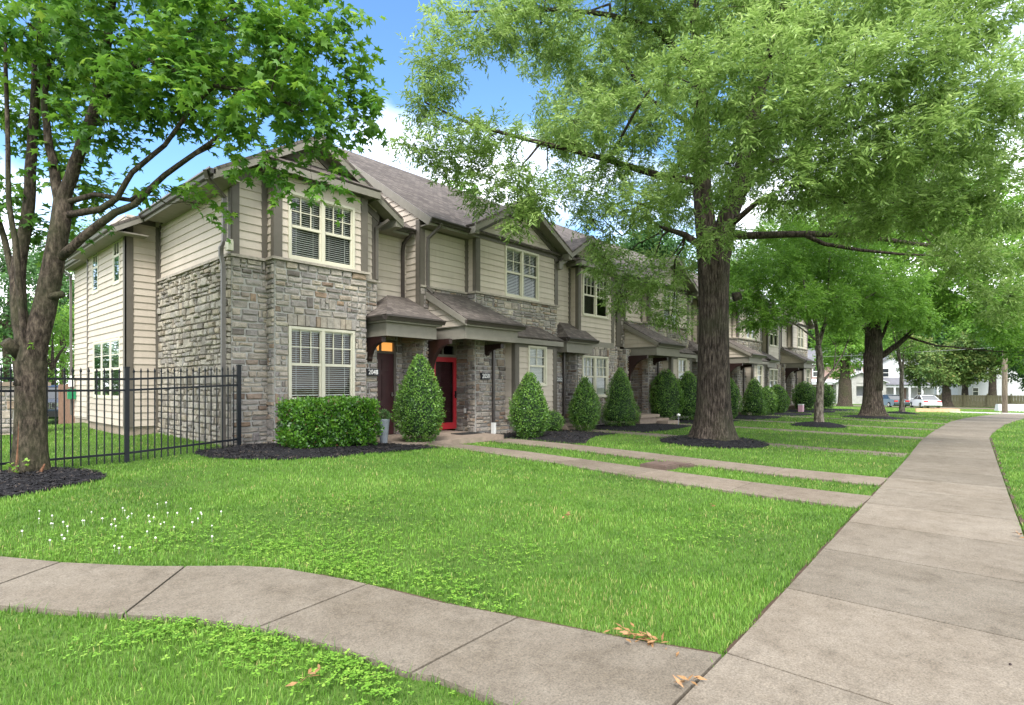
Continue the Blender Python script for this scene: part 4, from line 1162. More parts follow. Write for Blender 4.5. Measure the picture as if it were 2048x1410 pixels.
def bed(poly, mound=.07, chips=900, centre=None, seed=0):
    """a mounded bed of mulch with loose chips on it"""
    r = random.Random(seed); mb = MB()
    cx = sum(p[0] for p in poly) / len(poly) if centre is None else centre[0]; cy = sum(p[1] for p in poly) / len(poly) if centre is None else centre[1]
    n = len(poly); K = 5; rings = []
    prof = lambda t: mound * (1 - t ** 2.2)
    Vv = []; rows = []
    for k in range(K + 1):
        t = k / K; row = []
        for x, y in poly:
            px, py = cx + (x - cx) * t, cy + (y - cy) * t
            row.append((px, py, gz(px, py) + float(yard_drop(px, py)) + .012 + prof(t) + (r.uniform(0, .02) if 0 < k < K else 0)))
        rows.append(row)
    for k in range(K):
        for i in range(n):
            j = (i + 1) % n
            if k == 0: mb.poly([rows[0][0], rows[1][i], rows[1][j]])
            else: mb.poly([rows[k][i], rows[k + 1][i], rows[k + 1][j], rows[k][j]])
    o = struct(mb.build('mulch_bed', M['mulch'], smooth=True))
    x0 = min(p[0] for p in poly); x1 = max(p[0] for p in poly); y0 = min(p[1] for p in poly); y1 = max(p[1] for p in poly)
    cm = MB(); made = 0; tries = 0
    while made < chips and tries < chips * 5:
        tries += 1; x = r.uniform(x0, x1); y = r.uniform(y0, y1)
        if not inpoly(np.array([x]), np.array([y]), poly)[0]: continue
        # fraction of the way to the rim
        tt = 1.0
        for t in (.2, .4, .6, .8, 1.0):
            if inpoly(np.array([cx + (x - cx) / t]), np.array([cy + (y - cy) / t]), poly)[0]: tt = t; break
        z = gz(x, y) + .018 + prof(tt - .1); a = r.uniform(0, 2 * PI); l = r.uniform(.012, .042); w = r.uniform(.003, .007); tl = r.uniform(-.5, .5)
        d = Vector((math.cos(a) * math.cos(tl), math.sin(a) * math.cos(tl), math.sin(tl))) * l; s = Vector((-math.sin(a), math.cos(a), r.uniform(-.5, .5))) * w
        p = Vector((x, y, z + .01)); t_ = Vector((0, 0, .006))
        mb2 = [p - d - s, p + d - s * .6, p + d + s * .6, p - d + s]
        cm.poly(mb2, c=r.random()); cm.poly([q - t_ for q in mb2][::-1], c=r.random()); made += 1
    if chips: cm.build('mulch_chips', M['mulch_chip'], o)
    return o
chipn = {'front': 4500, 'second': 2500, 'maple': 3600, 'oak': 2400, 'third': 700}
for i, (k, pl) in enumerate(BEDS.items()):
    cen = {'oak': (14.15, 5.75), 'slim': (23.2, 5.44), 'far_oak': (32.2, 5.19), 'far_slim': (41.0, 5.1), 'maple': (1.43, 10.34)}.get(k)
    bed(pl, {'oak': .12, 'slim': .14, 'far_oak': .12, 'far_slim': .1, 'maple': .06}.get(k, .05), chipn.get(k, 150), cen, i)

# ------------------------------------------------------------------ turf: blades of grass, clover, clover flowers (uncountable)
HOUSE = [(3.84, 15.4), (4.5, 15.4), (4.5, 11.3), (5.2, 11.0), (7.4, 11.0), (7.4, 11.3), (50, 11.0), (50, 24), (3.84, 24)]
nr = np.random.default_rng(7)
def lawn_ok(x, y):
    ok = np.ones(len(x), dtype=bool)
    for pl in SLABS:
        px = [p[0] for p in pl]; py = [p[1] for p in pl]
        c = (x > min(px) - .1) & (x < max(px) + .1) & (y > min(py) - .1) & (y < max(py) + .1)
        if c.any():
            idx = np.nonzero(c)[0]; ins = inpoly(x[idx], y[idx], pl); ok[idx[ins]] = False
    for pl in list(BEDS.values()) + [HOUSE]:
        ok &= ~inpoly(x, y, pl)
    for pts_, w_s in SOILS:
        for (x0, y0), (x1, y1) in zip(pts_[:-1], pts_[1:]):
            L = math.hypot(x1 - x0, y1 - y0); t = ((x - x0) * (x1 - x0) + (y - y0) * (y1 - y0)) / L ** 2; d = np.abs((x - x0) * (y1 - y0) - (y - y0) * (x1 - x0)) / L
            ok &= ~((t > 0) & (t < 1) & (d < abs(w_s) * (.55 + .45 * np.sin(x * 7 + y * 9))))
    ok &= ~((x > 7.0) & (x < 10.6) & (y > 9.5)) & ~((x > 8.85) & (x < 9.5) & (y > 4.4) & (y < 5.0))
    return ok
CA, SA = math.cos(R(41.7)), math.sin(R(41.7))
def in_view(x, y, pad=.08):
    D = x * CA + y * SA; r = (x * SA - y * CA)
    return (D > .6) & (np.abs(r) < D * (.906 + pad) + .3)
def patch(x, y):
    return (np.sin(x * 1.7 + 1.3 * np.sin(y * 1.1)) + np.sin(y * 2.3 + 1.7 * np.sin(x * .9 + 2)) + .6 * np.sin(x * 5.1 + y * 3.7) + .5 * np.sin(4.3 * y - 2.9 * x)) / 3.1
BV, BF_, BR = [], [], []
def blades(x, y, h, w, seedcol, lean=.45):
    n = len(x); az = nr.uniform(0, 2 * PI, n); z = zg(x, y) + yard_drop(x, y) - .005
    l = h * lean * nr.uniform(.2, 1.3, n); dx, dy = np.cos(az) * l, np.sin(az) * l
    fa = az + PI / 2 + nr.uniform(-.6, .6, n); sx, sy = np.cos(fa) * w / 2, np.sin(fa) * w / 2
    P = np.stack([x, y, z], 1); S = np.stack([sx, sy, np.zeros(n)], 1)
    mid = P + np.stack([dx * .35, dy * .35, h * .55], 1); tip = P + np.stack([dx, dy, h * nr.uniform(.8, 1, n)], 1)
    v = np.stack([P - S, P + S, mid - S * .8, mid + S * .8, tip], 1).reshape(-1, 3)
    b = sum(len(q) for q in BV) + np.arange(n)[:, None] * 5
    f = np.concatenate([b + np.array([[0, 1, 3]]), b + np.array([[0, 3, 2]]), b + np.array([[2, 3, 4]])], 1).reshape(-1, 3)
    BV.append(v); BF_.append(f); BR.append(np.repeat(seedcol, 3))
zones = [(0, 4.5, 5600), (4.5, 7, 3000), (7, 10, 1500), (10, 14, 700), (14, 20, 260), (20, 32, 110), (32, 52, 40)]
for d0, d1, dens in zones:
    # sample the ring of ground between two distances that the picture can show
    n = int(dens * (d1 ** 2 - d0 ** 2) * 1.06)
    D = np.sqrt(nr.uniform(d0 ** 2, d1 ** 2, n)); r = nr.uniform(-1.15, 1.15, n)
    x = D * (CA + r * SA); y = D * (SA - r * CA)
    ok = lawn_ok(x, y) & (y < 26) & (y > -12); x, y, D = x[ok], y[ok], D[ok]
    pt = patch(x, y); n = len(x)
    h = nr.uniform(.022, .050, n) * (1 + .3 * pt) * (1 + .025 * D); w = .003 + .0007 * D * nr.uniform(.7, 1.2, n)
    pt2 = np.sin(x * 6.3 + 2 * np.sin(y * 4.1)) * np.sin(y * 7.1 + 1.5 * np.sin(x * 3.3))
    col = np.clip(.47 + .24 * pt + .12 * pt2 + np.clip((x - 22) / 90, 0, .2) + nr.normal(0, .17, n), 0, .97)
    dry = nr.random(n) < np.clip(.02 + .08 * (np.sin(x * 2.1 + 4) * np.sin(y * 1.7 + 1) > .55), 0, .2)
    col = np.where(dry, nr.uniform(.96, 1, n), col)
    blades(x, y, h, w, col)
# the lawn goes on to both sides of the view
n = 90000; D = np.sqrt(nr.uniform(.01, 49, n)); r = nr.uniform(1.1, 3.6, n) * np.where(nr.random(n) < .5, -1, 1)
x = D * (CA + r * SA); y = D * (SA - r * CA); ok = lawn_ok(x, y); x, y = x[ok], y[ok]; n = len(x); pt = patch(x, y)
blades(x, y, nr.uniform(.025, .055, n), .010 * nr.uniform(.7, 1.2, n), np.clip(.47 + .24 * pt + nr.normal(0, .17, n), 0, .97))
# longer tufts hanging over the edges of the paths
ex, ey = [], []
for pl in SLABS[:14] + SLABS[41:60]:
    for i in range(len(pl)):
        a, b = pl[i], pl[(i + 1) % len(pl)]; L = math.hypot(b[0] - a[0], b[1] - a[1]); k = int(L * 170)
        t = nr.random(k); off = nr.normal(0, .025, k)
        nx, ny_ = (b[1] - a[1]) / L, -(b[0] - a[0]) / L
        ex.append(a[0] + (b[0] - a[0]) * t + nx * off); ey.append(a[1] + (b[1] - a[1]) * t + ny_ * off)
ex = np.concatenate(ex); ey = np.concatenate(ey); ok = lawn_ok(ex, ey) & in_view(ex, ey); ex, ey = ex[ok], ey[ok]
D_ = ex * CA + ey * SA
blades(ex, ey, nr.uniform(.04, .10, len(ex)), .0035 + .0006 * D_, np.clip(nr.normal(.35, .2, len(ex)), 0, .95), .7)
tag(np_mesh('lawn_grass', np.concatenate(BV), np.concatenate(BF_), M['grass_blade'], np.concatenate(BR)), 'mown green grass of the front lawns', 'grass', kind='stuff')

def clover(spots):
    V, Fc, C = [], [], []; nb = 0
    for cx, cy, sx, sy, n in spots:
        x = nr.normal(cx, sx, n); y = nr.normal(cy, sy, n); ok = lawn_ok(x, y); x, y = x[ok], y[ok]; n = len(x)
        z = zg(x, y) + nr.uniform(.02, .055, n); az = nr.uniform(0, 2 * PI, n); s = nr.uniform(.006, .015, n)
        col = np.clip(nr.normal(.5, .25, n), 0, 1)
        for q in range(3):
            a = az + q * 2.094
            d = np.stack([np.cos(a), np.sin(a), nr.uniform(-.3, .35, n)], 1) * s[:, None]
            t = np.stack([-np.sin(a), np.cos(a), nr.uniform(-.2, .2, n)], 1) * s[:, None] * .62
            p = np.stack([x, y, z], 1)
            V.append(np.stack([p, p + d + t, p + d * 1.7, p + d - t], 1).reshape(-1, 3))
            Fc.append(nb + np.arange(n * 4).reshape(n, 4)); nb += n * 4; C.append(col)
    return np.concatenate(V), np.concatenate(Fc), np.concatenate(C)
cv = clover([(1.15, 3.75, 0.22, 0.12, 385), (1.4, 3.2, 0.12, 0.18, 330), (1.62, 2.5, 0.07, 0.2, 247), (2.45, 3.9, 0.16, 0.3, 495), (2.3, 4.7, 0.25, 0.25, 495), (2.9, 4.4, 0.4, 0.4, 605), (2.75, 3.0, 0.14, 0.3, 330), (3.6, 3.4, 0.35, 0.3, 275), (1.9, 5.6, 0.4, 0.3, 495), (3.6, 5.6, 0.5, 0.4, 385), (1.2, 5.9, 0.3, 0.3, 385), (5.4, 2.4, 0.5, 0.25, 220), (1.3, 2.6, 0.3, 0.5, 192)])
tag(np_mesh('clover_patch', *cv[:2], M['clover_leaf'], cv[2]), 'low yellow-green clover in the near lawn', 'clover', kind='stuff')
fl = MB(); fr_ = random.Random(3)
for i in range(48):
    t = fr_.random(); x = .95 + 1.3 * t + fr_.gauss(0, .22); y = 6.3 - .25 * t + fr_.gauss(0, .38)
    if not lawn_ok(np.array([x]), np.array([y]))[0]: continue
    z = gz(x, y) + fr_.uniform(.045, .07); s = fr_.uniform(.006, .010)
    fl.lathe([(s * .3, z - s), (s, z - s * .3), (s * .8, z + s * .5), (s * .2, z + s)], x, y, 6, c=fr_.random())
    fl.tube([(x, y, z - .05), (x, y, z - s)], .001, 3)
tag(fl.build('clover_flowers', M['flower_white']), 'tiny white clover flowers in the lawn at left', 'flowers', kind='stuff')

# crown lobes: centre x, y, z, horizontal and vertical radius (metres)
OAK_LOBES = [(7.87, 9.2, 8.53, 0.74, 1.06), (8.61, 8.37, 9.06, 0.9, 0.64), (9.75, 7.85, 9.54, 1.16, 0.66), (8.02, 9.79, 7.77, 0.61, 0.33), (8.42, 9.34, 6.72, 1.0, 0.66), (7.84, 9.84, 6.79, 0.44, 0.33), (9.05, 8.64, 7.05, 0.83, 0.44), (9.52, 8.85, 6.12, 1.09, 0.58), (10.17, 8.12, 5.89, 0.81, 0.58), (9.72, 8.34, 5.26, 0.51, 0.34), (10.59, 7.65, 7.62, 0.98, 0.86), (11.48, 7.41, 9.29, 1.13, 0.84), (12.81, 6.67, 10.45, 1.3, 0.74), (11.48, 7.41, 6.78, 1.19, 0.84), (11.78, 7.82, 5.61, 0.81, 0.5), (11.82, 6.28, 7.62, 1.15, 0.98), (11.74, 6.36, 5.66, 0.92, 0.58), (10.16, 4.38, 7.09, 1.07, 0.7), (11.76, 4.84, 6.3, 1.12, 0.9), (13.73, 7.14, 4.51, 1.0, 0.6), (13.64, 8.0, 4.0, 0.75, 0.52), (14.5, 7.02, 3.58, 0.69, 0.52), (12.89, 8.09, 4.85, 0.8, 0.46), (11.03, 3.41, 7.65, 1.25, 0.79), (11.15, 3.27, 6.35, 1.16, 0.79), (11.94, 3.13, 5.41, 1.22, 0.63), (11.45, 2.19, 6.83, 1.19, 0.84), (12.14, 2.16, 5.7, 1.25, 0.7), (11.84, 1.15, 7.12, 1.15, 0.81), (12.39, 1.13, 5.94, 1.19, 0.8), (12.6, 0.29, 6.44, 1.02, 0.93), (13.81, 0.28, 5.24, 1.07, 0.84), (13.56, 1.31, 4.93, 1.22, 0.63), (12.98, 1.97, 8.82, 1.85, 0.63), (12.32, 4.21, 9.54, 1.49, 0.53), (12.1, 4.76, 4.71, 0.49, 0.54), (16.22, 0.58, 4.51, 1.16, 0.66), (14.02, 2.31, 5.18, 1.22, 0.48), (12.92, 0.53, 8.07, 1.06, 0.62), (17.33, 0.09, 3.59, 0.81, 0.58), (13.95, 9.89, 9.35, 1.35, 1.05), (15.83, 9.29, 11.25, 2.07, 1.59), (18.95, 7.29, 12.8, 2.52, 1.85), (19.54, 5.12, 10.13, 2.39, 1.75), (21.13, 3.34, 8.22, 2.39, 1.27), (16.89, 8.1, 7.74, 1.75, 1.12), (21.46, 1.47, 9.35, 2.26, 1.81), (18.96, 4.28, 12.21, 2.26, 1.35), (13.45, 10.46, 11.76, 1.05, 0.9), (18.27, 6.55, 9.02, 1.91, 1.59), (11.82, 6.28, 11.42, 2.3, 1.15), (14.11, 3.7, 11.65, 2.53, 1.15), (15.15, 1.04, 10.76, 2.12, 1.17), (9.91, 8.42, 11.19, 1.73, 0.92)]
MAPLE_LOBES = [(1.36, 9.9, 6.36, 0.81, 0.61), (1.49, 10.81, 5.48, 0.59, 0.66), (1.87, 8.88, 6.1, 0.71, 0.58), (2.04, 9.29, 5.13, 0.55, 0.48), (2.43, 8.09, 5.72, 0.76, 0.64), (2.94, 7.52, 6.04, 0.76, 0.51), (2.64, 8.47, 5.18, 0.61, 0.3), (2.94, 7.22, 5.11, 0.65, 0.43), (3.49, 6.9, 5.91, 0.67, 0.54), (3.58, 6.81, 5.11, 0.64, 0.35), (4.02, 6.91, 6.36, 0.37, 0.4), (4.24, 6.82, 5.81, 0.41, 0.41), (4.34, 6.86, 5.28, 0.41, 0.26), (3.55, 7.44, 4.44, 0.5, 0.13), (4.16, 7.21, 4.9, 0.28, 0.17), (4.12, 6.95, 4.55, 0.19, 0.12), (2.96, 8.7, 4.1, 0.39, 0.1), (2.7, 8.99, 4.31, 0.25, 0.08), (1.74, 10.97, 3.8, 0.38, 0.3), (1.25, 10.92, 4.42, 0.33, 0.65), (2.1, 10.27, 4.34, 0.41, 0.3), (1.81, 10.3, 4.71, 0.36, 0.36), (3.84, 6.97, 4.2, 0.4, 0.12), (4.64, 6.82, 5.27, 0.21, 0.18), (2.66, 10.24, 6.19, 0.86, 0.62), (3.44, 9.37, 6.58, 0.93, 0.62), (4.07, 8.36, 6.23, 0.84, 0.61), (1.93, 11.36, 6.53, 0.88, 0.72), (3.72, 8.76, 5.7, 0.53, 0.23), (2.4, 8.58, 7.15, 1.33, 0.53), (1.43, 10.42, 7.6, 1.13, 0.64), (3.56, 7.73, 7.31, 0.97, 0.41)]
# ------------------------------------------------------------------ foliage
def unit(a): return a / np.maximum(np.linalg.norm(a, axis=1, keepdims=True), 1e-9)
T_OAK = (np.array([[0, 0, 0], [.45, .5, .12], [1, 0, -.1], [.45, -.5, .12]]), np.array([[0, 1, 2, 3]]))
T_BROAD = (np.array([[0, 0, 0], [.5, .5, .15], [1, 0, -.1], [.5, -.5, .15]]), np.array([[0, 1, 2, 3]]))
ang = [0, 24, 52, 82, 115, 160, 200, 245, 278, 308, 336]; rad = [1, .42, .92, .40, .66, .3, .3, .66, .40, .92, .42]
mp = [[.35, 0, .05]] + [[.35 + .65 * r * math.cos(R(a)), .65 * r * math.sin(R(a)), -.14 * r] for a, r in zip(ang, rad)]
T_MAPLE = (np.array(mp), np.array([[0, 1 + i, 1 + (i + 1) % 11] for i in range(11)]))

def leaf_cloud(name, P, d, n, L, Wd, tmpl, mat, rnd, parent=None):
    """one mesh of many leaves: bases P, axis d, normal n, length L, width Wd"""
    tv, tf = tmpl
    d = unit(d); n = unit(n - d * np.sum(n * d, 1, keepdims=True)); s = np.cross(n, d)
    V = P[:, None, :] + (d[:, None, :] * tv[None, :, 0:1]) * L[:, None, None] + (s[:, None, :] * tv[None, :, 1:2]) * Wd[:, None, None] + (n[:, None, :] * tv[None, :, 2:3]) * Wd[:, None, None]
    k = len(tv); N = len(P)
    F = (np.arange(N)[:, None, None] * k + tf[None]).reshape(-1, tf.shape[1])
    return np_mesh(name, V.reshape(-1, 3), F, M[mat], np.repeat(rnd, len(tf)), parent)

def rand_dirs(g, n):
    v = g.normal(size=(n, 3)); return unit(v)

def sprays(g, lobes, dens, per, Lsp, droop=.25, shell=2.2, cap=None):
    """twig positions and directions through the volume of the lobes"""
    S, T, C = [], [], []
    for (x, y, z, rh, rv) in lobes:
        m = int(dens * (rh * rh * .5 + rh * rv))
        if cap: m = min(m, cap)
        u = rand_dirs(g, m); rr = g.random(m) ** (1 / shell)
        p = np.array([x, y, z]) + u * rr[:, None] * np.array([rh, rh, rv])
        # break the lobe into clumps: pull points towards a few centres
        kc = max(3, m // 22); cs = p[g.integers(0, m, kc)]
        near = cs[np.argmin(((p[:, None, :] - cs[None]) ** 2).sum(2), 1)] if m * kc < 4e6 else p
        p = p + (near - p) * .42
        t = u * .7 + g.normal(size=(m, 3)) * .55 + np.array([0, 0, -droop])
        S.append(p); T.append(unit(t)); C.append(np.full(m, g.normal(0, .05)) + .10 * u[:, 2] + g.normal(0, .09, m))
    return np.concatenate(S), np.concatenate(T), np.concatenate(C)

def spray_leaves(g, S, T, C, per, Lsp, Ll, Lw, splay=.75, flat=.6, hang=.3):
    n = len(S); f = np.linspace(.08, 1, per)
    side = np.cross(T, np.array([0, 0, 1.0]) + g.normal(size=(n, 3)) * .25); side = unit(side)
    P = (S[:, None, :] + T[:, None, :] * (f[None, :, None] * (Lsp * g.uniform(.6, 1.3, n))[:, None, None])).reshape(-1, 3)
    P = P + g.normal(size=P.shape) * Ll * .12
    sg = np.tile(np.where(np.arange(per) % 2 == 0, 1.0, -1.0), n)
    Tr = np.repeat(T, per, 0); Sr = np.repeat(side, per, 0)
    d = Tr * (1 - splay * .45) + Sr * (sg * splay)[:, None] + g.normal(size=P.shape) * .28 + np.array([0, 0, -hang])
    up = np.array([0, 0, 1.0]) * flat + g.normal(size=P.shape) * .5
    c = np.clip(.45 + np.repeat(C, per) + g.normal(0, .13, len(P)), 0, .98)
    return P, d, up, Ll * g.uniform(.65, 1.25, len(P)), Lw * g.uniform(.75, 1.2, len(P)), c

def limb_path(a, b, sag, g, n=6):
    a = Vector(a); b = Vector(b); pts = []
    w = Vector((g.normal() * .22, g.normal() * .22, g.normal() * .14)) * (b - a).length * .5; w2 = Vector((g.normal(), g.normal(), g.normal())) * (b - a).length * .045
    for i in range(n + 1):
        t = i / n
        p = a.lerp(b, t) + w * math.sin(PI * t) + w2 * math.sin(3 * PI * t) + Vector((0, 0, sag * math.sin(PI * t)))
        pts.append(p)
    return pts

def grow(name, label, cat, group, base, trunks, lobes, bark, leaf, tmpl, dens, per, Lsp, Ll, Lw, seed, droop=.25, splay=.75, hang=.3, twig_r=.05, nodes_from=1, flat=.6, sub=5, cap=None, sides=10, join_all=True, trunk_mb=None, shell=2.2):
    """a tree: Empty at its foot, a trunk with limbs and a crown of leaves"""
    g = np.random.default_rng(seed); rr = random.Random(seed)
    root = empty(name, base); tag(root, label, cat, group)
    mb = trunk_mb or MB(); nodes = []
    for pts, r0, r1 in trunks:
        pts = [Vector(p) for p in pts]; m = len(pts)
        # finer path with slight crookedness
        fp, fr = [], []
        for i in range(m - 1):
            for q in range(3):
                t = q / 3; p = pts[i].lerp(pts[i + 1], t)
                if q: p = p + Vector((rr.uniform(-1, 1), rr.uniform(-1, 1), 0)) * min(.03, r0 * .12)
                k = (i + t) / (m - 1); fp.append(p); fr.append(r0 + (r1 - r0) * k)
        fp.append(pts[-1]); fr.append(r1)
        mb.tube(fp, fr, sides if r0 > .05 else 6, jit=.045 if r0 > .08 else .0, rng=rr)
        nodes += [(p, r) for p, r in list(zip(fp, fr))[nodes_from * 3:]]
    NP = np.array([tuple(p) for p, r in nodes])
    for (x, y, z, rh, rv) in lobes:
        c = np.array([x, y, z]); dv = c - NP; dist = np.linalg.norm(dv, axis=1)
        pen = dist + np.clip(-dv[:, 2], 0, None) * .8
        i = int(np.argmin(pen)); p, r = nodes[i]
        ra = min(r * .6, .009 + .011 * dist[i] * twig_r / .05)
        if dist[i] > .25:
            mb.tube(limb_path(p, c, .06 * dist[i], g), [ra * (1 - .75 * q / 6) for q in range(7)], 6, rng=rr)
        for q in range(sub):
            u = rand_dirs(g, 1)[0] * np.array([rh, rh, rv]) * .85
            mb.tube(limb_path(c - u * .05, c + u, -.04, g, 3), [ra * .4, ra * .3, ra * .2, ra * .1], 4, cap=False, rng=rr)
    t = part_of(root, mb, 'trunk', bark)
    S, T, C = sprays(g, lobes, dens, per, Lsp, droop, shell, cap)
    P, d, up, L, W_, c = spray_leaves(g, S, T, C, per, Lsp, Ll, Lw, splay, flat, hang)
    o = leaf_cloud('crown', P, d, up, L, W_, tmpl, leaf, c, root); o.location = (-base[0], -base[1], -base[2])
    return root

def part_of(root, mb, name, mat, smooth=True):
    o = mb.build(name, M[mat], root, smooth); o.location = (-root.location.x, -root.location.y, -root.location.z)
    return o

def flare(mb, x, y, z, prof, n=26, seed=1, ribs=6, amp=.09):
    """a trunk foot with root buttresses: prof = [(height, radius)]"""
    rr = random.Random(seed); ph = [rr.uniform(0, 6.28) for _ in range(4)]
    b = len(mb.v)
    for i, (h, r) in enumerate(prof):
        k = max(0.0, 1 - h / .9)
        for q in range(n):
            a = 2 * PI * q / n
            m = 1 + (amp * k + .02) * math.cos(ribs * a + ph[0]) + .05 * k * math.cos(3 * a + ph[1]) + rr.uniform(-.012, .012)
            mb.v.append((x + r * m * math.cos(a), y + r * m * math.sin(a), z + h))
    for i in range(len(prof) - 1):
        for q in range(n):
            q2 = (q + 1) % n
            mb.f.append((b + i * n + q, b + i * n + q2, b + (i + 1) * n + q2, b + (i + 1) * n + q)); mb.uv.append([(0., 0.)] * 4); mb.c.append(.5)

# ---- the big willow oak
mb = MB()
flare(mb, 14.16, 5.74, .0, [(0, .74), (.1, .64), (.25, .55), (.5, .475), (.9, .425), (1.5, .395), (2.2, .375), (3.0, .362), (3.8, .36), (4.6, .385), (5.2, .42)], seed=4)
for p, q, r in (((14.45, 5.35, 3.75), (14.55, 5.2, 3.8), .12),): mb.tube([p, q], [r, r * .8], 8)
oak_tr = [
 ([(14.12, 5.8, 4.7), (14.04, 5.88, 5.4), (13.98, 5.95, 6.5), (13.98, 5.95, 8.15), (13.9, 6.05, 9.81), (13.81, 6.14, 11.98)], .30, .10),
 ([(14.24, 5.66, 4.7), (14.34, 5.5, 5.6), (14.43, 5.3, 6.21), (14.54, 5.03, 7.43), (14.54, 4.73, 8.83), (14.66, 4.29, 10.32), (14.58, 3.93, 11.68)], .29, .09),
 ([(14.33, 5.5, 5.3), (14.81, 4.57, 5.27), (15.37, 3.8, 5.27), (15.91, 3.04, 5.21), (16.45, 2.29, 5.07), (16.89, 1.64, 4.92), (17.09, 1.27, 4.87)], .10, .03),
 ([(15.28, 3.89, 5.24), (15.5, 3.5, 4.99), (15.96, 2.83, 4.82), (16.49, 2.09, 4.7), (17.09, 1.27, 4.63)], .06, .02),
 ([(14.1, 5.8, 4.9), (13.78, 6.33, 5.38), (13.58, 6.86, 5.62)], .11, .05),
 ([(13.98, 5.95, 6.7), (12.97, 6.48, 6.67), (11.96, 7.02, 6.82), (10.8, 7.73, 7.01), (9.75, 8.3, 7.1), (8.71, 9.01, 7.3), (7.99, 9.67, 7.72)], .10, .018),
 ([(13.9, 6.05, 9.5), (12.81, 6.67, 10.38), (11.64, 7.23, 10.36), (10.52, 7.74, 10.17), (9.16, 8.51, 9.8), (8.08, 8.97, 9.43)], .09, .015),
 ([(13.96, 5.97, 8.02), (12.55, 6.66, 8.49), (11.31, 7.3, 9.88)], .07, .02),
 ([(14.47, 5.25, 6.2), (14.1, 4.47, 6.78), (13.57, 3.56, 6.61), (13.16, 2.51, 6.71), (13.32, 1.29, 6.97)], .09, .025),
 ([(14.3, 5.45, 5.5), (14.13, 4.59, 5.98), (13.9, 3.64, 5.6), (14.32, 2.26, 5.52), (15.15, 1.04, 5.24)], .08, .02)]
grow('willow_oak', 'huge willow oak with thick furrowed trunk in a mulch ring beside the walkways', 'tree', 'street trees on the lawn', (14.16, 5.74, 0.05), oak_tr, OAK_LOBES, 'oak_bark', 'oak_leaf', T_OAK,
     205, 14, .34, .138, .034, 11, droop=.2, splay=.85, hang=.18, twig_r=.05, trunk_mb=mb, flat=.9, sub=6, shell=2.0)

# ---- the maple by the fence
mb = MB()
flare(mb, 1.43, 10.34, .1, [(0, .29), (.1, .25), (.22, .222), (.45, .195), (.75, .183), (1.1, .174), (1.45, .174), (1.75, .195)], n=20, seed=9, ribs=5, amp=.06)
mb.tube([(1.41, 10.36, 1.5), (1.44, 10.33, 1.87), (1.48, 10.29, 2.15), (1.56, 10.21, 2.57), (1.63, 10.12, 3.13), (1.70, 10.05, 3.7), (1.74, 10.0, 4.12)], [.172, .168, .152, .14, .128, .118, .114], 14, jit=.03, rng=random.Random(2))
mb.tube([(1.34, 10.45, 1.95), (1.24, 10.45, 2.05), (1.17, 10.42, 2.12)], [.1, .08, .075], 8); mb.tube([(1.60, 10.1, 2.75), (1.70, 10.02, 2.78), (1.73, 9.99, 2.80)], [.07, .05, .045], 7)
map_tr = [
 ([(1.73, 10.01, 3.95), (1.74, 10.0, 4.12), (1.83, 9.82, 4.59), (1.93, 9.56, 5.03), (2.0, 9.4, 5.49), (2.06, 9.26, 6.01), (2.1, 9.07, 6.69), (2.14, 8.87, 7.42)], .095, .04),
 ([(1.72, 10.02, 3.9), (1.66, 10.16, 4.56), (1.6, 10.23, 5.05), (1.56, 10.27, 5.55), (1.62, 10.21, 6.12)], .075, .025),
 ([(1.40, 10.42, 1.75), (1.35, 10.59, 2.44), (1.34, 10.74, 3.03), (1.41, 10.74, 3.69), (1.47, 10.68, 4.34), (1.5, 10.65, 5.22), (1.53, 10.61, 6.23), (1.61, 10.52, 6.96)], .112, .04),
 ([(1.38, 10.25, 1.85), (1.31, 10.25, 2.69), (1.26, 10.31, 3.52), (1.2, 10.37, 4.07), (1.19, 10.39, 5.1), (1.17, 10.41, 6.28)], .046, .022),
 ([(1.35, 10.73, 2.74), (1.24, 11.08, 3.64), (1.11, 11.38, 4.41)], .05, .03),
 ([(1.70, 10.04, 3.3), (2.02, 9.61, 3.72), (2.21, 9.4, 3.93), (2.39, 9.19, 4.04), (2.67, 8.88, 4.45), (2.96, 8.4, 4.76), (3.2, 7.84, 5.01)], .062, .024),
 ([(1.74, 9.99, 3.9), (2.07, 9.56, 3.97), (2.2, 9.26, 4.1), (2.32, 9.04, 4.43), (2.6, 8.65, 4.78), (2.8, 8.13, 5.23), (2.98, 7.62, 5.52)], .05, .022),
 ([(1.76, 9.97, 4.08), (2.02, 9.61, 4.18), (2.35, 9.24, 4.1), (2.53, 9.03, 4.28), (2.82, 8.56, 4.62), (3.14, 8.2, 4.86)], .04, .015),
 ([(1.95, 9.54, 5.17), (2.24, 9.06, 5.81), (2.54, 8.43, 6.09), (2.98, 7.62, 6.23)], .04, .015),
 ([(2.07, 9.25, 5.7), (2.4, 8.58, 5.83), (2.85, 7.77, 5.39), (3.32, 7.09, 5.21), (4.01, 7.08, 5.13)], .045, .012)]
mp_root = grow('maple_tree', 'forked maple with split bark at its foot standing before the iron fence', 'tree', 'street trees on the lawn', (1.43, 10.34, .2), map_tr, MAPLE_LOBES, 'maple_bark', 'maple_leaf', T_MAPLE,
     112, 7, .36, .145, .145, 21, droop=.1, splay=.9, hang=.35, twig_r=.035, trunk_mb=mb, flat=1.0, sub=6, shell=2.0)
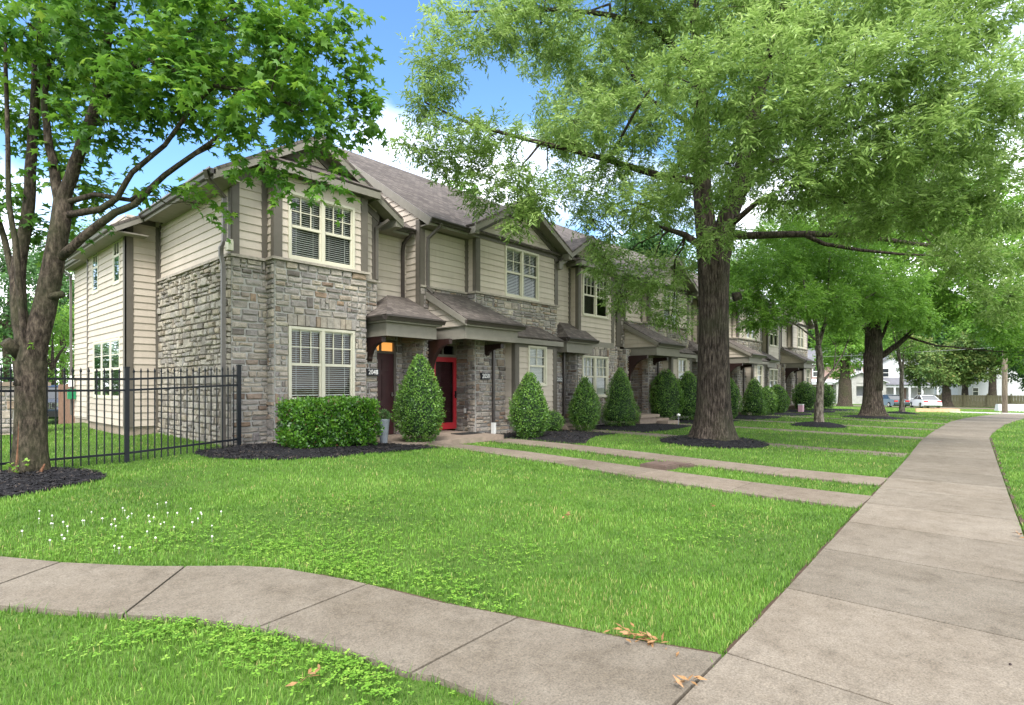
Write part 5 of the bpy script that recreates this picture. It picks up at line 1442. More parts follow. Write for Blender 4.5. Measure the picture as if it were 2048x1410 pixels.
# torn bark at the maple's foot
sb = MB(); rr = random.Random(8)
for (a, h, w) in ((-2.62, .85, .022), (-2.5, .45, .03), (-2.36, .3, .028), (-2.2, .55, .018), (-1.95, .22, .03), (-2.8, .7, .02), (-2.05, .34, .02)):
    r0 = .205; p0 = Vector((1.43 + r0 * math.cos(a), 10.34 + r0 * math.sin(a), .2)); p1 = Vector((1.43 + .17 * math.cos(a + .1), 10.34 + .17 * math.sin(a + .1), .2 + h))
    pm = p0.lerp(p1, .5) - Vector((math.cos(a), math.sin(a), 0)) * .01
    sb.tube([p0, pm, p1], [w, w * .7, w * .15], 5, jit=.25, rng=rr)
sb.tube([(1.46, 10.0, .22), (1.50, 10.02, .34), (1.54, 10.05, .42)], [.02, .022, .01], 5)
part_of(mp_root, sb, 'torn_bark', 'split_wood', False)

def lobes_round(g, c, rh, rv, n, size):
    out = []
    for i in range(n):
        u = rand_dirs(g, 1)[0]; k = g.uniform(.35, .95)
        out.append((c[0] + u[0] * rh * k, c[1] + u[1] * rh * k, c[2] + u[2] * rv * k, size * g.uniform(.7, 1.25), size * g.uniform(.5, .85)))
    return out
def at(px, D, z=None):
    """place at a bearing (in units of the view's half width) and a distance"""
    r = (px - 1024) / 1130.0; x, y = D * (CA + r * SA), D * (SA - r * CA)
    return (x, y, gz(x, y) if z is None else z)
def far_tree(name, label, x, y, H, rc, zc, rv, trunk_r, bark, leaf, n, size, dens, L, W_, seed, group=None, tmpl=T_BROAD, lean=(0, 0), per=6, fork=None, hang=.3, trunk_top=None, foot=2.0):
    g = np.random.default_rng(seed); z0 = gz(x, y) + float(yard_drop(x, y))
    c = (x + lean[0], y + lean[1], z0 + zc); lb = lobes_round(g, c, rc, rv, n, size)
    zt = trunk_top or (zc - rv * .35)
    tr = [([(x, y, z0 - .1), (x + .02, y, z0 + zt * .35), (x - .03, y + .02, z0 + zt * .7), (x, y, z0 + zt)], trunk_r, trunk_r * .75)]
    for q in (fork or ((-.35, .1, .9), (.3, -.1, 1.0), (.05, .3, 1.1))):
        tr.append(([(x, y, z0 + zt * .9), (x + q[0] * rc * .5, y + q[1] * rc * .5, z0 + zt + (zc - zt) * .5 * q[2]), (c[0] + q[0] * rc, c[1] + q[1] * rc, z0 + zc * q[2])], trunk_r * .55, trunk_r * .15))
    mb = MB(); flare(mb, x, y, z0 - .05, [(0, trunk_r * foot), (trunk_r * .6, trunk_r * (1 + (foot - 1) * .45)), (trunk_r * 2, trunk_r * 1.12), (trunk_r * 5, trunk_r)], n=14, seed=seed)
    return grow(name, label, 'tree', group, (x, y, z0), tr, lb, bark, leaf, tmpl, dens, per, size * .45, L, W_, seed, twig_r=.05, trunk_mb=mb, sub=3, sides=8, hang=hang)
SG = 'street trees on the lawn'
# the slim tree with pale peeling trunk
g = np.random.default_rng(31)
W2 = lambda px, py, D: (D * (CA + (px - 1024) / 1130 * SA), D * (SA - (px - 1024) / 1130 * CA), 1.5 + D * (772 - py) / 1130)
slim_lobes = [(*W2(px, py, D), a * D / 1130, b * D / 1130) for px, py, D, a, b in ((1490, 590, 20.5, 55, 40), (1550, 540, 20, 60, 45), (1620, 500, 20.5, 65, 45), (1690, 545, 21, 60, 50), (1745, 590, 21.5, 60, 40), (1600, 600, 19.6, 55, 30), (1530, 640, 20.3, 50, 20), (1660, 600, 20, 50, 40), (1480, 530, 22, 60, 40), (1570, 460, 22, 60, 40), (1700, 480, 22, 70, 40), (1800, 560, 22, 50, 40), (1690, 650, 20.4, 40, 18), (1590, 545, 23, 60, 45), (1820, 620, 22, 45, 30))]
slim_tr = [([(23.2, 5.44, -.1), (23.22, 5.42, 1.0), (23.24, 5.38, 2.05), (23.14, 5.46, 3.0)], .145, .11),
           ([W2(1637, 690, 20.95), W2(1630, 640, 20.9), W2(1612, 590, 20.9), W2(1600, 520, 20.9)], .08, .03), ([W2(1637, 692, 20.95), W2(1652, 640, 20.9), W2(1656, 580, 20.8), W2(1660, 500, 20.8)], .08, .03),
           ([W2(1641, 765, 20.9), W2(1662, 745, 20.8), W2(1685, 710, 20.7), W2(1700, 670, 20.6)], .05, .015), ([W2(1643, 770, 20.9), W2(1668, 735, 20.7), W2(1672, 690, 20.6)], .04, .012), ([W2(1632, 680, 20.9), W2(1600, 655, 20.7), W2(1560, 630, 20.4)], .04, .012)]
mb = MB(); flare(mb, 23.2, 5.44, 0, [(0, .22), (.15, .165), (.4, .15), (.9, .145)], n=14, seed=3)
grow('slim_tree', 'slim tree with pale peeling trunk and lacy crown in its own mulch ring', 'tree', SG, (23.2, 5.44, 0), slim_tr, slim_lobes, 'pale_bark', 'lime_leaf', T_BROAD, 330, 10, .36, .125, .042, 31, trunk_mb=mb, sub=4, sides=9)
# the second oak
far_lobes = [(*W2(px, py, D), a * D / 1130, b * D / 1130) for px, py, D, a, b in ((1680, 560, 26, 70, 50), (1740, 500, 26, 80, 60), (1820, 540, 25, 80, 50), (1900, 580, 24.5, 80, 50), (1970, 610, 24, 70, 45), (1860, 470, 26, 90, 60), (1960, 500, 25, 90, 70), (2040, 570, 24, 80, 60), (1700, 620, 27, 55, 40), (1780, 610, 26.5, 60, 35), (1860, 630, 25.5, 60, 28), (1640, 480, 28, 80, 60), (1760, 430, 28, 100, 60), (1920, 420, 28, 110, 70), (2040, 450, 27, 100, 80), (2010, 660, 24.5, 50, 30), (1700, 400, 30, 110, 70), (1860, 380, 30, 120, 70), (2030, 650, 27, 60, 60), (1610, 560, 30, 70, 50), (2070, 700, 27, 50, 40), (1560, 500, 31, 90, 60))]
far_tr = [([W2(1746, 780, 27.5), W2(1748, 700, 27.5), W2(1746, 650, 27.5), W2(1742, 560, 27.5)], .43, .28), ([W2(1758, 715, 27.5), W2(1795, 690, 27.2), W2(1822, 665, 27), W2(1840, 640, 26.5), W2(1900, 615, 25.5)], .15, .05), ([W2(1755, 690, 27.5), W2(1768, 665, 27.3), W2(1790, 600, 27)], .10, .04), ([W2(1744, 680, 27.5), W2(1715, 640, 27), W2(1690, 580, 26.5)], .11, .04)]
mb = MB(); flare(mb, 32.2, 5.19, -.08, [(0, .85), (.12, .68), (.3, .56), (.7, .46), (1.3, .405), (2.2, .385), (3.2, .40)], n=22, seed=6)
grow('oak_tree', 'dark trunked oak further along the lawn with a low limb reaching right', 'tree', SG, (32.2, 5.19, -.06), far_tr, far_lobes, 'oak_bark', 'lime_leaf', T_BROAD, 130, 10, .5, .17, .065, 41, trunk_mb=mb, sub=4)
far_tree('young_tree', 'thin young tree with pale stem just right of the second oak', 41.0, 5.1, 6, 1.9, 5.2, 1.5, .13, 'pale_bark', 'lime_leaf', 12, .8, 55, .17, .06, 51, SG, trunk_top=2.6)
BG = 'trees beyond the lawn'
x, y, z = at(1690, 64); far_tree('sycamore', 'thick pale trunked tree before the red brick house', x, y, 14, 4.2, 7.2, 3.4, .62, 'maple_bark', 'lime_leaf', 26, 1.5, 30, .32, .16, 52, BG, trunk_top=4.4, foot=1.5)
x, y, z = at(1893, 70); far_tree('magnolia', 'broad magnolia with yellowed leaves by the far wooden fence', x, y, 10, 5.6, 5.6, 3.2, .45, 'oak_bark', 'mag_leaf', 40, 1.5, 46, .36, .18, 53, BG, trunk_top=2.6)
x, y, z = at(2065, 66); far_tree('shade_tree', 'dark leafy tree behind the utility pole at the right edge', x, y, 16, 5.6, 9.2, 6.0, .4, 'oak_bark', 'deep_leaf', 34, 2.2, 30, .34, .17, 54, BG)
for i, (px, D, rc, zc, rv, lf, lab) in enumerate((
    (1610, 100, 9, 12, 7, 'deep_leaf', 'leafy tree far beyond the end of the house row'), (1780, 112, 10, 15, 7, 'lime_leaf', 'tall bright tree behind the white porch house'), (1930, 105, 9, 13, 6, 'deep_leaf', 'dark tree behind the magnolia and wooden fence'), (2020, 118, 9, 14, 8, 'lime_leaf', 'bright tree behind the far white building'), (1700, 128, 11, 17, 8, 'deep_leaf', 'tall dark tree rising behind the red brick house'), (1860, 132, 12, 17, 8, 'lime_leaf', 'wide pale green tree farthest behind the parked cars'),
    (2110, 92, 8, 12, 8, 'deep_leaf', 'dark tall tree at the right edge beyond the utility pole'), (1985, 86, 6, 12.5, 4.5, 'lime_leaf', 'bright crown reaching over the far wooden fence'), (2060, 140, 12, 14, 10, 'lime_leaf', 'pale tree beyond the white building at the right edge'))):
    x, y, z = at(px, D); far_tree('background_tree', lab, x, y, 16, rc, zc, rv, .5, 'oak_bark', lf, 20, 3.4, 18, .6, .34, 60 + i, BG)
for i, (px, D, rc, zc, rv, lf, lab, L) in enumerate((
    (105, 34, 2.0, 3.6, 3.0, 'lime_leaf', 'small bright tree behind the dark parked car', .16), (15, 31, 3.2, 7.0, 4.5, 'deep_leaf', 'dark leafy tree behind the stone wall at the left edge', .2), (125, 46, 3.6, 10.0, 5.0, 'deep_leaf', 'tall tree seen between the maple and the side wall', .26), (35, 45, 3.8, 4.6, 3.6, 'lime_leaf', 'yellow green tree low behind the stone wall', .22), (200, 52, 4, 12, 4, 'lime_leaf', 'bright tree top peeping over the side eaves', .26), (900, 42, 3.0, 14.3, 2.2, 'lime_leaf', 'tree top showing above the long shingled ridge', .26), (-310, 27, 4.2, 7.5, 5.5, 'deep_leaf', 'unseen dense tree left of the view added for side window reflections', .2), (-350, 24.5, 4.4, 2.6, 3.4, 'deep_leaf', 'unseen low greenery left of the view added for the lower side window reflection', .2), (70, 38, 3.0, 4.0, 4.0, 'lime_leaf', 'pale green tree low between the maple stems', .2), (150, 60, 4.0, 6.0, 6.0, 'lime_leaf', 'pale tree beyond the cedar board fence', .3), (1290, 60, 5, 15.5, 3.5, 'deep_leaf', 'tree crown behind the roof of the fourth townhouse', .34), (1450, 74, 6, 15, 4.5, 'lime_leaf', 'tree crown behind the roofs near the end of the row', .34))):  # the two left of the view are unseen, added to darken side-window reflections
    x, y, z = at(px, D); far_tree('background_tree', lab, x, y, 12, rc, zc, rv, .22, 'maple_bark', lf, 14, rc * .42, 44 if D < 40 else 34, L, L * .55, 80 + i, 'trees behind the houses')

# ------------------------------------------------------------------ clipped shrubs
def shrub(label, x, y, H, r, prof, n, leaf, seed, ls=.045, group='clipped evergreen shrubs along the house fronts', stems=4, mat='shrub_leaf', name='shrub', wob=.11, sq=1.0):
    g = np.random.default_rng(seed); z0 = gz(x, y) + .03
    root = empty(name, (x, y, z0), float(g.uniform(0, 6))); tag(root, label, 'shrub', group)
    hs = np.array([p[0] for p in prof]); rs_ = np.array([p[1] for p in prof])
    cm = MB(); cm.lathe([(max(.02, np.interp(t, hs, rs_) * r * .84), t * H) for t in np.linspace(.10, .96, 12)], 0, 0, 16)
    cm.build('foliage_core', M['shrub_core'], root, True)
    t = g.random(n * 2); rt = np.interp(t, hs, rs_); keep = g.random(n * 2) < rt / rs_.max() * .9 + .1; t, rt = t[keep][:n], rt[keep][:n]; m = len(t)
    a = g.uniform(0, 2 * PI, m); k = 1 + wob * np.sin(a * 3 + t * 7 + seed) * .6 + wob * np.sin(a * 7 - t * 13 + seed * 2) * .6 + g.normal(0, .06, m) - np.abs(g.normal(0, .06, m))
    rr = rt * r * k
    P = np.stack([rr * np.cos(a), rr * np.sin(a), t * H + g.normal(0, .02, m)], 1)
    out = np.stack([np.cos(a), np.sin(a), (t - .35) * 1.5], 1)
    d = unit(out) * .6 + g.normal(size=(m, 3)) * .6 + np.array([0, 0, .35]); nm = unit(out) + g.normal(size=(m, 3)) * .55
    clump = .12 * np.sin(a * 9 + 5 * t * H + seed) + .1 * np.sin(t * H * 16 + a * 4)
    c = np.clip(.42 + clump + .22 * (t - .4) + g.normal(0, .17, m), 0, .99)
    leaf_cloud('foliage', P, d, nm, ls * g.uniform(.7, 1.3, m), ls * .55 * g.uniform(.8, 1.2, m), T_BROAD, mat, c, root)
    if stems:
        sm = MB(); rq = random.Random(seed)
        for q in range(stems): 
            a0 = rq.uniform(0, 6.28); sm.tube([(.07 * math.cos(a0), .07 * math.sin(a0), -.04), (.12 * math.cos(a0), .12 * math.sin(a0), H * .25)], [.018, .014], 6)
        sm.build('stem', M['maple_bark'], root, True)
    return root
CONE = [(0, .42), (.07, .66), (.18, .89), (.33, 1.0), (.48, .95), (.62, .80), (.76, .57), (.87, .38), (.95, .22), (1, .07)]
EGG = [(0, .35), (.07, .66), (.2, .92), (.38, 1.0), (.55, .97), (.7, .84), (.84, .6), (.93, .36), (1, .08)]
SKIRT = [(0, .7), (.08, .93), (.2, 1.0), (.32, .88), (.42, .72), (.6, .66), (.75, .5), (.88, .32), (1, .06)]
BALL = [(0, .4), (.1, .7), (.3, .98), (.5, 1.0), (.7, .9), (.88, .58), (1, .1)]
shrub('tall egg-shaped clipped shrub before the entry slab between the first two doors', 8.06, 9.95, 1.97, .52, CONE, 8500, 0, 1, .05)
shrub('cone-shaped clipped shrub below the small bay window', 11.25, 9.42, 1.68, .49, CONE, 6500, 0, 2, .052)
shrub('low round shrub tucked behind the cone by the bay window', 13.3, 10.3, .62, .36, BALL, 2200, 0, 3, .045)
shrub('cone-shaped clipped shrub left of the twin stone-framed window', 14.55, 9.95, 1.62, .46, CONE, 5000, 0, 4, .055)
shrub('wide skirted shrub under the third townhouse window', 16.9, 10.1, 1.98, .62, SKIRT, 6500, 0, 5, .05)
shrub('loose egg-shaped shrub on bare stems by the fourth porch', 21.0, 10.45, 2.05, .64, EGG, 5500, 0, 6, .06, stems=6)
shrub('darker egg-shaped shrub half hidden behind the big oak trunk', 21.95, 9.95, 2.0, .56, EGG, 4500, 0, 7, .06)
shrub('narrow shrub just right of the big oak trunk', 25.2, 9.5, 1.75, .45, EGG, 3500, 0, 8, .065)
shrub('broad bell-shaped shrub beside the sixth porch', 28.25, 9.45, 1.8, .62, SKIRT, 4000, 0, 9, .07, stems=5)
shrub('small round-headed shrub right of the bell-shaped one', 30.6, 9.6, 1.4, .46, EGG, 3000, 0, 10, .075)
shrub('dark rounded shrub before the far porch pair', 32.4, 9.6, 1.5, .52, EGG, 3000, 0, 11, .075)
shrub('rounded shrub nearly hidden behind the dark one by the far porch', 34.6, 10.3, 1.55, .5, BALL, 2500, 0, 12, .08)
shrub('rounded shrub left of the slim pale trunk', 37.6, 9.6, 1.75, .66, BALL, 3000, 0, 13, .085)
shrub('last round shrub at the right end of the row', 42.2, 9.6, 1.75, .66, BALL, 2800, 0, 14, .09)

def hedge(label, x0, x1, y0, y1, H, n, seed):
    g = np.random.default_rng(seed); cx, cy = (x0 + x1) / 2, (y0 + y1) / 2; z0 = gz(cx, cy) + .02
    root = empty('hedge', (cx, cy, z0)); tag(root, label, 'hedge')
    hx, hy = (x1 - x0) / 2, (y1 - y0) / 2
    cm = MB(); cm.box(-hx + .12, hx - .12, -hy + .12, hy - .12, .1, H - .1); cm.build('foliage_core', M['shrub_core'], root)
    # points over a rounded box
    u = g.uniform(-1, 1, (n * 2, 3)); ax = g.integers(0, 5, n * 2)
    p = u.copy()
    for q, (k, s) in enumerate(((0, -1), (0, 1), (1, -1), (1, 1), (2, 1))): p[ax == q, k] = s
    w = np.array([hy * H, hy * H, hx * H, hx * H, hx * hy * 2.2]); keep = g.random(n * 2) < (w / w.max())[ax]; p = p[keep][:n]; m = len(p)
    q = p / np.maximum(1e-6, (np.abs(p) ** 7).sum(1, keepdims=True) ** (1 / 7))
    und = 1 + .035 * np.sin(p[:, 0] * 9 + p[:, 2] * 5) + .035 * np.sin(p[:, 1] * 11 + p[:, 0] * 14 + p[:, 2] * 7) + g.normal(0, .035, m) - np.abs(g.normal(0, .05, m))
    P = np.stack([q[:, 0] * hx * und, q[:, 1] * hy * und, H / 2 + q[:, 2] * H / 2 * und + g.normal(0, .012, m)], 1)
    d = q * .5 + g.normal(size=(m, 3)) * .6 + np.array([0, 0, .35]); nm = q + g.normal(size=(m, 3)) * .6
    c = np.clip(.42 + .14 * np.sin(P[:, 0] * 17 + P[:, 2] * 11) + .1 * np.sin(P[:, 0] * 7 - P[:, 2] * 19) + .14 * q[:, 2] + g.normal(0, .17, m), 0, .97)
    c = np.where(g.random(m) < .02, 1.0, c)
    leaf_cloud('foliage', P, d, nm, .056 * g.uniform(.6, 1.35, m), .036 * g.uniform(.8, 1.2, m), T_BROAD, 'hedge_leaf', c, root)
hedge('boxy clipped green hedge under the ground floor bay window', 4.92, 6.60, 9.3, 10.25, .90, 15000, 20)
# ------------------------------------------------------------------ iron fence
FA0, FA1 = Vector((2.71, 10.86, 0)), Vector((4.57, 11.03, 0))
fdir = (FA1 - FA0).normalized(); PAN = (FA1 - FA0).length
fence = empty('iron_fence', (FA0.x, FA0.y, gz(FA0.x, FA0.y)))
tag(fence, 'black iron picket fence with spear tips running from the house corner past the maple', 'fence')
posts = [FA1 - fdir * PAN * i for i in range(4)]
def fz(p): return gz(p.x, p.y)
for i, p in enumerate(posts[:3]):
    mb = MB(); z = fz(p); mb.box(p.x - .032, p.x + .032, p.y - .032, p.y + .032, z - .05, z + 1.55); mb.box(p.x - .038, p.x + .038, p.y - .038, p.y + .038, z + 1.55, z + 1.575)
    part_of(fence, mb, 'post', 'iron_black', False)
for a, b in zip(posts[:-1], posts[1:]):
    za, zb = fz(a), fz(b)
    for h in (.16, 1.19, 1.37):
        mb = MB(); mb.bar((a.x, a.y, za + h), (b.x, b.y, zb + h), .028, .034); part_of(fence, mb, 'rail', 'iron_black', False)
    n = 17
    for k in range(1, n + 1):
        t = k / (n + 1); p = a.lerp(b, t); z = za + (zb - za) * t
        mb = MB(); s = .0085
        mb.box(p.x - s, p.x + s, p.y - s, p.y + s, z + .02, z + 1.47)
        mb.lathe([(.008, z + 1.47), (.018, z + 1.485), (.016, z + 1.50), (.002, z + 1.55)], p.x, p.y, 6)
        part_of(fence, mb, 'picket', 'iron_black', False)

# ------------------------------------------------------------------ entry slabs and things by the doors
def entry(label, x0, x1, y0, y1, ztop, seed):
    zb = gz((x0 + x1) / 2, y0) - .15
    root = empty('entry_slab', ((x0 + x1) / 2, y0, zb + .15)); tag(root, label, 'step', 'entry slabs at the doors')
    mb = MB(); mb.box(x0, x1, y0, y1, ztop - .13, ztop); part_of(root, mb, 'tread', 'step_stone', False)
    sg, mg = MB(), MB(); stones(sg, mg, front(y0 + .08), x0 + .05, x1 - .05, zb, ztop - .14, seed=seed); part_of(root, sg, 'stone_base', 'stone_grey', False); part_of(root, mg, 'mortar', 'mortar', False)
    b = MB(); b.box(x0 + .06, x1 - .06, y0 + .09, y1, zb, ztop - .131); part_of(root, b, 'foundation', 'foundation', False)
entry('wide low entry slab shared by the first two doors', 7.05, 10.55, 9.68, 11.84, .27, 71)
entry('small entry slab of the third door by the white jugs', 14.3, 15.68, 10.45, 12.38, .24, 72)
for k in range(1, 4): entry(['', 'entry slab of the open fourth door behind the stone steps', 'entry slab of the sixth door right of the oak', 'entry slab at the last door of the row'][k], 9.4 + PITCH * k, 10.6 + PITCH * k, 10.0, 11.85, .27, 72 + k)

mt = MB(); mt.box(9.75, 10.45, 10.35, 10.78, .272, .287); tag(mt.build('door_mat', M['rubber_black']), 'dark door mat before the red storm door', 'mat')
pt = empty('planter', (8.05, 11.0, .27)); tag(pt, 'tall grey zinc planter with a small mossy plant beside the first door', 'planter')
mb = MB(); mb.lathe([(.075, .0), (.08, .02), (.125, .50), (.13, .52), (.115, .52), (.11, .49)], 0, 0, 18); mb.build('pot', M['zinc'], pt, True)
g = np.random.default_rng(5); m = 700; u = rand_dirs(g, m); P = np.array([0, 0, .60]) + u * np.array([.14, .14, .11]) * g.uniform(.7, 1.1, (m, 1))
leaf_cloud('plant', P, u + g.normal(size=(m, 3)) * .4, u + g.normal(size=(m, 3)) * .4, np.full(m, .03), np.full(m, .018), T_BROAD, 'deep_leaf', np.clip(g.normal(.6, .2, m), 0, 1), pt)
pt.location = (7.22, 10.12, .27)
for i, (x, y, s, lab) in enumerate(((15.25, 10.75, 1.0, 'taller white jug on the third entry slab'), (15.45, 10.68, .75, 'shorter white jug right of the taller one'))):
    j = empty('jug', (x, y, .24)); tag(j, lab, 'jug', 'white jugs by the third door')
    mb = MB(); mb.lathe([(.06 * s, 0), (.065 * s, .02 * s), (.065 * s, .17 * s), (.03 * s, .23 * s), (.022 * s, .25 * s)], 0, 0, 12); mb.build('body', M['white_paint'], j, True)
    mb = MB(); mb.lathe([(.026 * s, .25 * s), (.026 * s, .275 * s)], 0, 0, 10); mb.build('cap', M['pink_paint'] if i else M['white_paint'], j)
# stone steps by the fourth door
st = empty('stone_steps', (18.5, 10.0, gz(18.5, 10))); tag(st, 'brown stone steps with a slab tread between the shrubs', 'steps')
mb = MB(); mb.box(17.9, 19.3, 9.85, 10.6, .36, .46); part_of(st, mb, 'tread', 'step_stone', False)
mb = MB(); mb.box(18.0, 19.2, 9.95, 10.55, -.05, .36); mb.box(19.35, 20.3, 9.55, 10.2, -.05, .20); part_of(st, mb, 'block', 'step_stone', False)
pl_ = empty('path_light', (18.95, 8.95, gz(18.95, 8.95))); tag(pl_, 'small white path light standing on the mulch edge near the oak', 'path light')
mb = MB(); mb.tube([(0, 0, -.05), (0, 0, .34)], .012, 8); mb.build('stake', M['zinc'], pl_); mb = MB(); mb.lathe([(.035, .34), (.06, .36), (.07, .40), (.02, .44)], 0, 0, 12); mb.build('lamp_head', M['white_paint'], pl_, True)
pk = empty('garden_post', (35.3, 9.2, gz(35.3, 9.2))); tag(pk, 'short pink post in the mulch near the far shrubs', 'post')
mb = MB(); mb.box(-.14, .14, -.12, .12, 0, .42); mb.build('body', M['pink_paint'], pk); mb = MB(); mb.box(-.15, .15, -.13, .13, .42, .48); mb.build('cap', M['white_paint'], pk)
# utility lids in the grass between the walks
def lid(label, x, y, w, l, z):
    o = empty('lawn_slab', (x, y, gz(x, y))); tag(o, label, 'lid', 'utility lids in the lawn')
    mb = MB(); mb.box(-w / 2, w / 2, -l / 2, l / 2, -.03, z); mb.build('frame', M['rust_lid'], o)
    mb = MB(); mb.box(-w / 2 + .04, w / 2 - .04, -l / 2 + .04, l / 2 - .04, z, z + .012); mb.build('cover', M['rust_lid'], o)
lid('raised rust brown utility lid beside the first walkway', 9.2, 4.7, .5, .5, .075); lid('flat brown utility lid against the second walkway', 9.66, 4.6, .3, .55, .05)

# dry leaf clusters
def leafpile(label, x, y, n, spread, seed, dz=.04, ax=(1, 0), L=.066):
    g = np.random.default_rng(seed); z = gz(x, y) + dz
    o = empty('dry_leaves', (x, y, z)); tag(o, label, 'dry leaves', 'clusters of dry leaves')
    a = np.array(ax) / np.hypot(*ax)
    P = np.stack([g.normal(0, spread, n) * a[0] + g.normal(0, spread * .25, n) * a[1], g.normal(0, spread, n) * a[1] - g.normal(0, spread * .25, n) * a[0], g.uniform(0, .03, n)], 1)
    d = g.normal(size=(n, 3)) * np.array([1, 1, .25]) + np.array([0, 0, .1]); up = np.array([0, 0, 1]) + g.normal(size=(n, 3)) * .45
    leaf_cloud('leaves', P, d, up, L * g.uniform(.7, 1.2, n), L * .3 * g.uniform(.7, 1.2, n), T_OAK, 'dry_leaf', g.random(n), o)
leafpile('long heap of curled dry leaves on the concrete where the two paths meet', 2.93, 1.60, 46, .09, 1, ax=(.25, -1))
leafpile('small star of dry leaves on the joint between path and sidewalk', 2.63, 1.19, 9, .025, 2)
leafpile('orange dry leaves in the nearest corner of the lawn', 1.42, 2.60, 8, .025, 3, .05)
leafpile('single pair of dry leaves in the grass before the walkway corner', 6.6, 2.7, 3, .03, 4, .05); leafpile('brown curled leaves in the middle of the lawn', 4.95, 3.6, 5, .05, 5, .05)
leafpile('dark dry leaves at the right edge of the sidewalk', 7.3, -.03, 6, .03, 6, .05)
bg_ = MB(); bg_.lathe([(.004, 0), (.008, .004), (.004, .01)], 0, 0, 6); b_ = bg_.build('acorn', M['bracket_red']); b_.location = (3.95, .02, gz(3.95, .02) + .037); tag(b_, 'tiny dark acorn on the sidewalk slab at lower right', 'acorn')
# sprouts
def sprout(label, x, y, z, h, n, seed, spread=.1):
    g = np.random.default_rng(seed); o = empty('sprout', (x, y, z)); tag(o, label, 'plant', 'leafy sprouts on the maple')
    mb = MB(); tips = []
    for q in range(3):
        a = g.uniform(0, 6.28); t = (spread * math.cos(a), spread * math.sin(a), h * g.uniform(.7, 1)); tips.append(t); mb.tube([(0, 0, 0), (t[0] * .4, t[1] * .4, t[2] * .6), t], [.004, .003, .002], 5)
    mb.build('stem', M['maple_bark'], o)
    tp = np.array(tips); P = tp[g.integers(0, 3, n)] * g.uniform(.3, 1.05, (n, 1)) + g.normal(0, .012, (n, 3))
    leaf_cloud('leaves', P, g.normal(size=(n, 3)), np.array([0, 0, 1]) + g.normal(size=(n, 3)) * .5, np.full(n, .05), np.full(n, .04), T_BROAD, 'clover_leaf', g.random(n), o)
sprout('leafy shoot growing at the maple foot', 1.28, 10.0, .28, .22, 26, 1, .13); sprout('fresh shoot in the fork of the maple trunk', 1.42, 10.12, 1.92, .25, 12, 2, .05)

# ------------------------------------------------------------------ behind the fence at left
gw = empty('stone_gate_wall', (1.6, 18.9, gz(1.6, 18.9))); tag(gw, 'grey stone wall with a flat cap behind the maple trunk', 'wall')
sg, mg = MB(), MB(); stones(sg, mg, front(18.7), -1.5, 2.9, .1, 1.5, seed=91); stones(sg, mg, right(2.9), 18.72, 19.2, .1, 1.5, seed=92); part_of(gw, sg, 'stone_face', 'stone_grey', False); part_of(gw, mg, 'mortar', 'mortar', False)
mb = MB(); mb.box(-1.49, 2.88, 18.72, 19.2, .05, 1.5); part_of(gw, mb, 'core', 'mortar', False)
mb = MB(); mb.box(-1.55, 2.98, 18.62, 19.28, 1.5, 1.6); part_of(gw, mb, 'cap', 'step_stone', False)
wf = empty('cedar_fence', (4.3, 24.0, gz(4.3, 24) + float(yard_drop(4.3, 24)))); tag(wf, 'reddish cedar board fence behind the house corner', 'fence')
for i in range(16):
    y0 = 23.0 + i * .155; mb = MB(); mb.box(4.28, 4.30, y0, y0 + .145, -.1, 1.55 + .02 * math.sin(i * 2)); part_of(wf, mb, 'board', 'cedar_wood', False)
for z in (.35, 1.2): mb = MB(); mb.box(4.305, 4.36, 23.0, 25.5, z, z + .09); part_of(wf, mb, 'rail', 'cedar_wood', False)
gb = empty('utility_box', (4.08, 22.35, 1.1)); tag(gb, 'green utility box on the corner post of the side wall', 'utility box')
mb = MB(); mb.box(-.09, .09, -.10, .08, 0, .30); mb.build('case', M['green_box'], gb); mb = MB(); mb.box(-.10, .10, -.115, -.10, -.01, .31); mb.build('lid', M['green_box'], gb)
mtb = empty('electric_meter', (4.08, 22.35, 1.48)); tag(mtb, 'white meter panel above the green utility box', 'meter'); mb = MB(); mb.box(-.06, .06, -.07, .08, 0, .26); mb.build('case', M['white_paint'], mtb); mb = MB(); mb.lathe([(.045, .26), (.04, .33), (.02, .345)], 0, 0, 12); mb.build('dome', M['white_paint'], mtb, True)

# ------------------------------------------------------------------ vehicles
def wheel(root, x, y, z, r, w, axis='y'):
    def cyl(mb, ra, wa, off=0.0):
        n = 20; b = len(mb.v); prof = [(ra * .9, -wa / 2), (ra, -wa * .38), (ra, wa * .38), (ra * .9, wa / 2)]
        for rr_, o in prof:
            for k in range(n):
                a = 2 * PI * k / n
                mb.v.append((x + rr_ * math.cos(a), y + o + off, z + rr_ * math.sin(a)))
        for i in range(3):
            for k in range(n):
                k2 = (k + 1) % n; mb.f.append((b + i * n + k, b + i * n + k2, b + (i + 1) * n + k2, b + (i + 1) * n + k)); mb.uv.append([(0., 0.)] * 4); mb.c.append(.5)
        for ring in (range(n), range(3 * n, 4 * n)): mb.f.append(tuple(b + k for k in ring)); mb.uv.append([(0., 0.)] * n); mb.c.append(.5)
    t = MB(); cyl(t, r, w); o = t.build('wheel', M['rubber_black'], root, False)
    t = MB(); cyl(t, r * .64, w * 1.04); t.build('rim', M['chrome'], o)

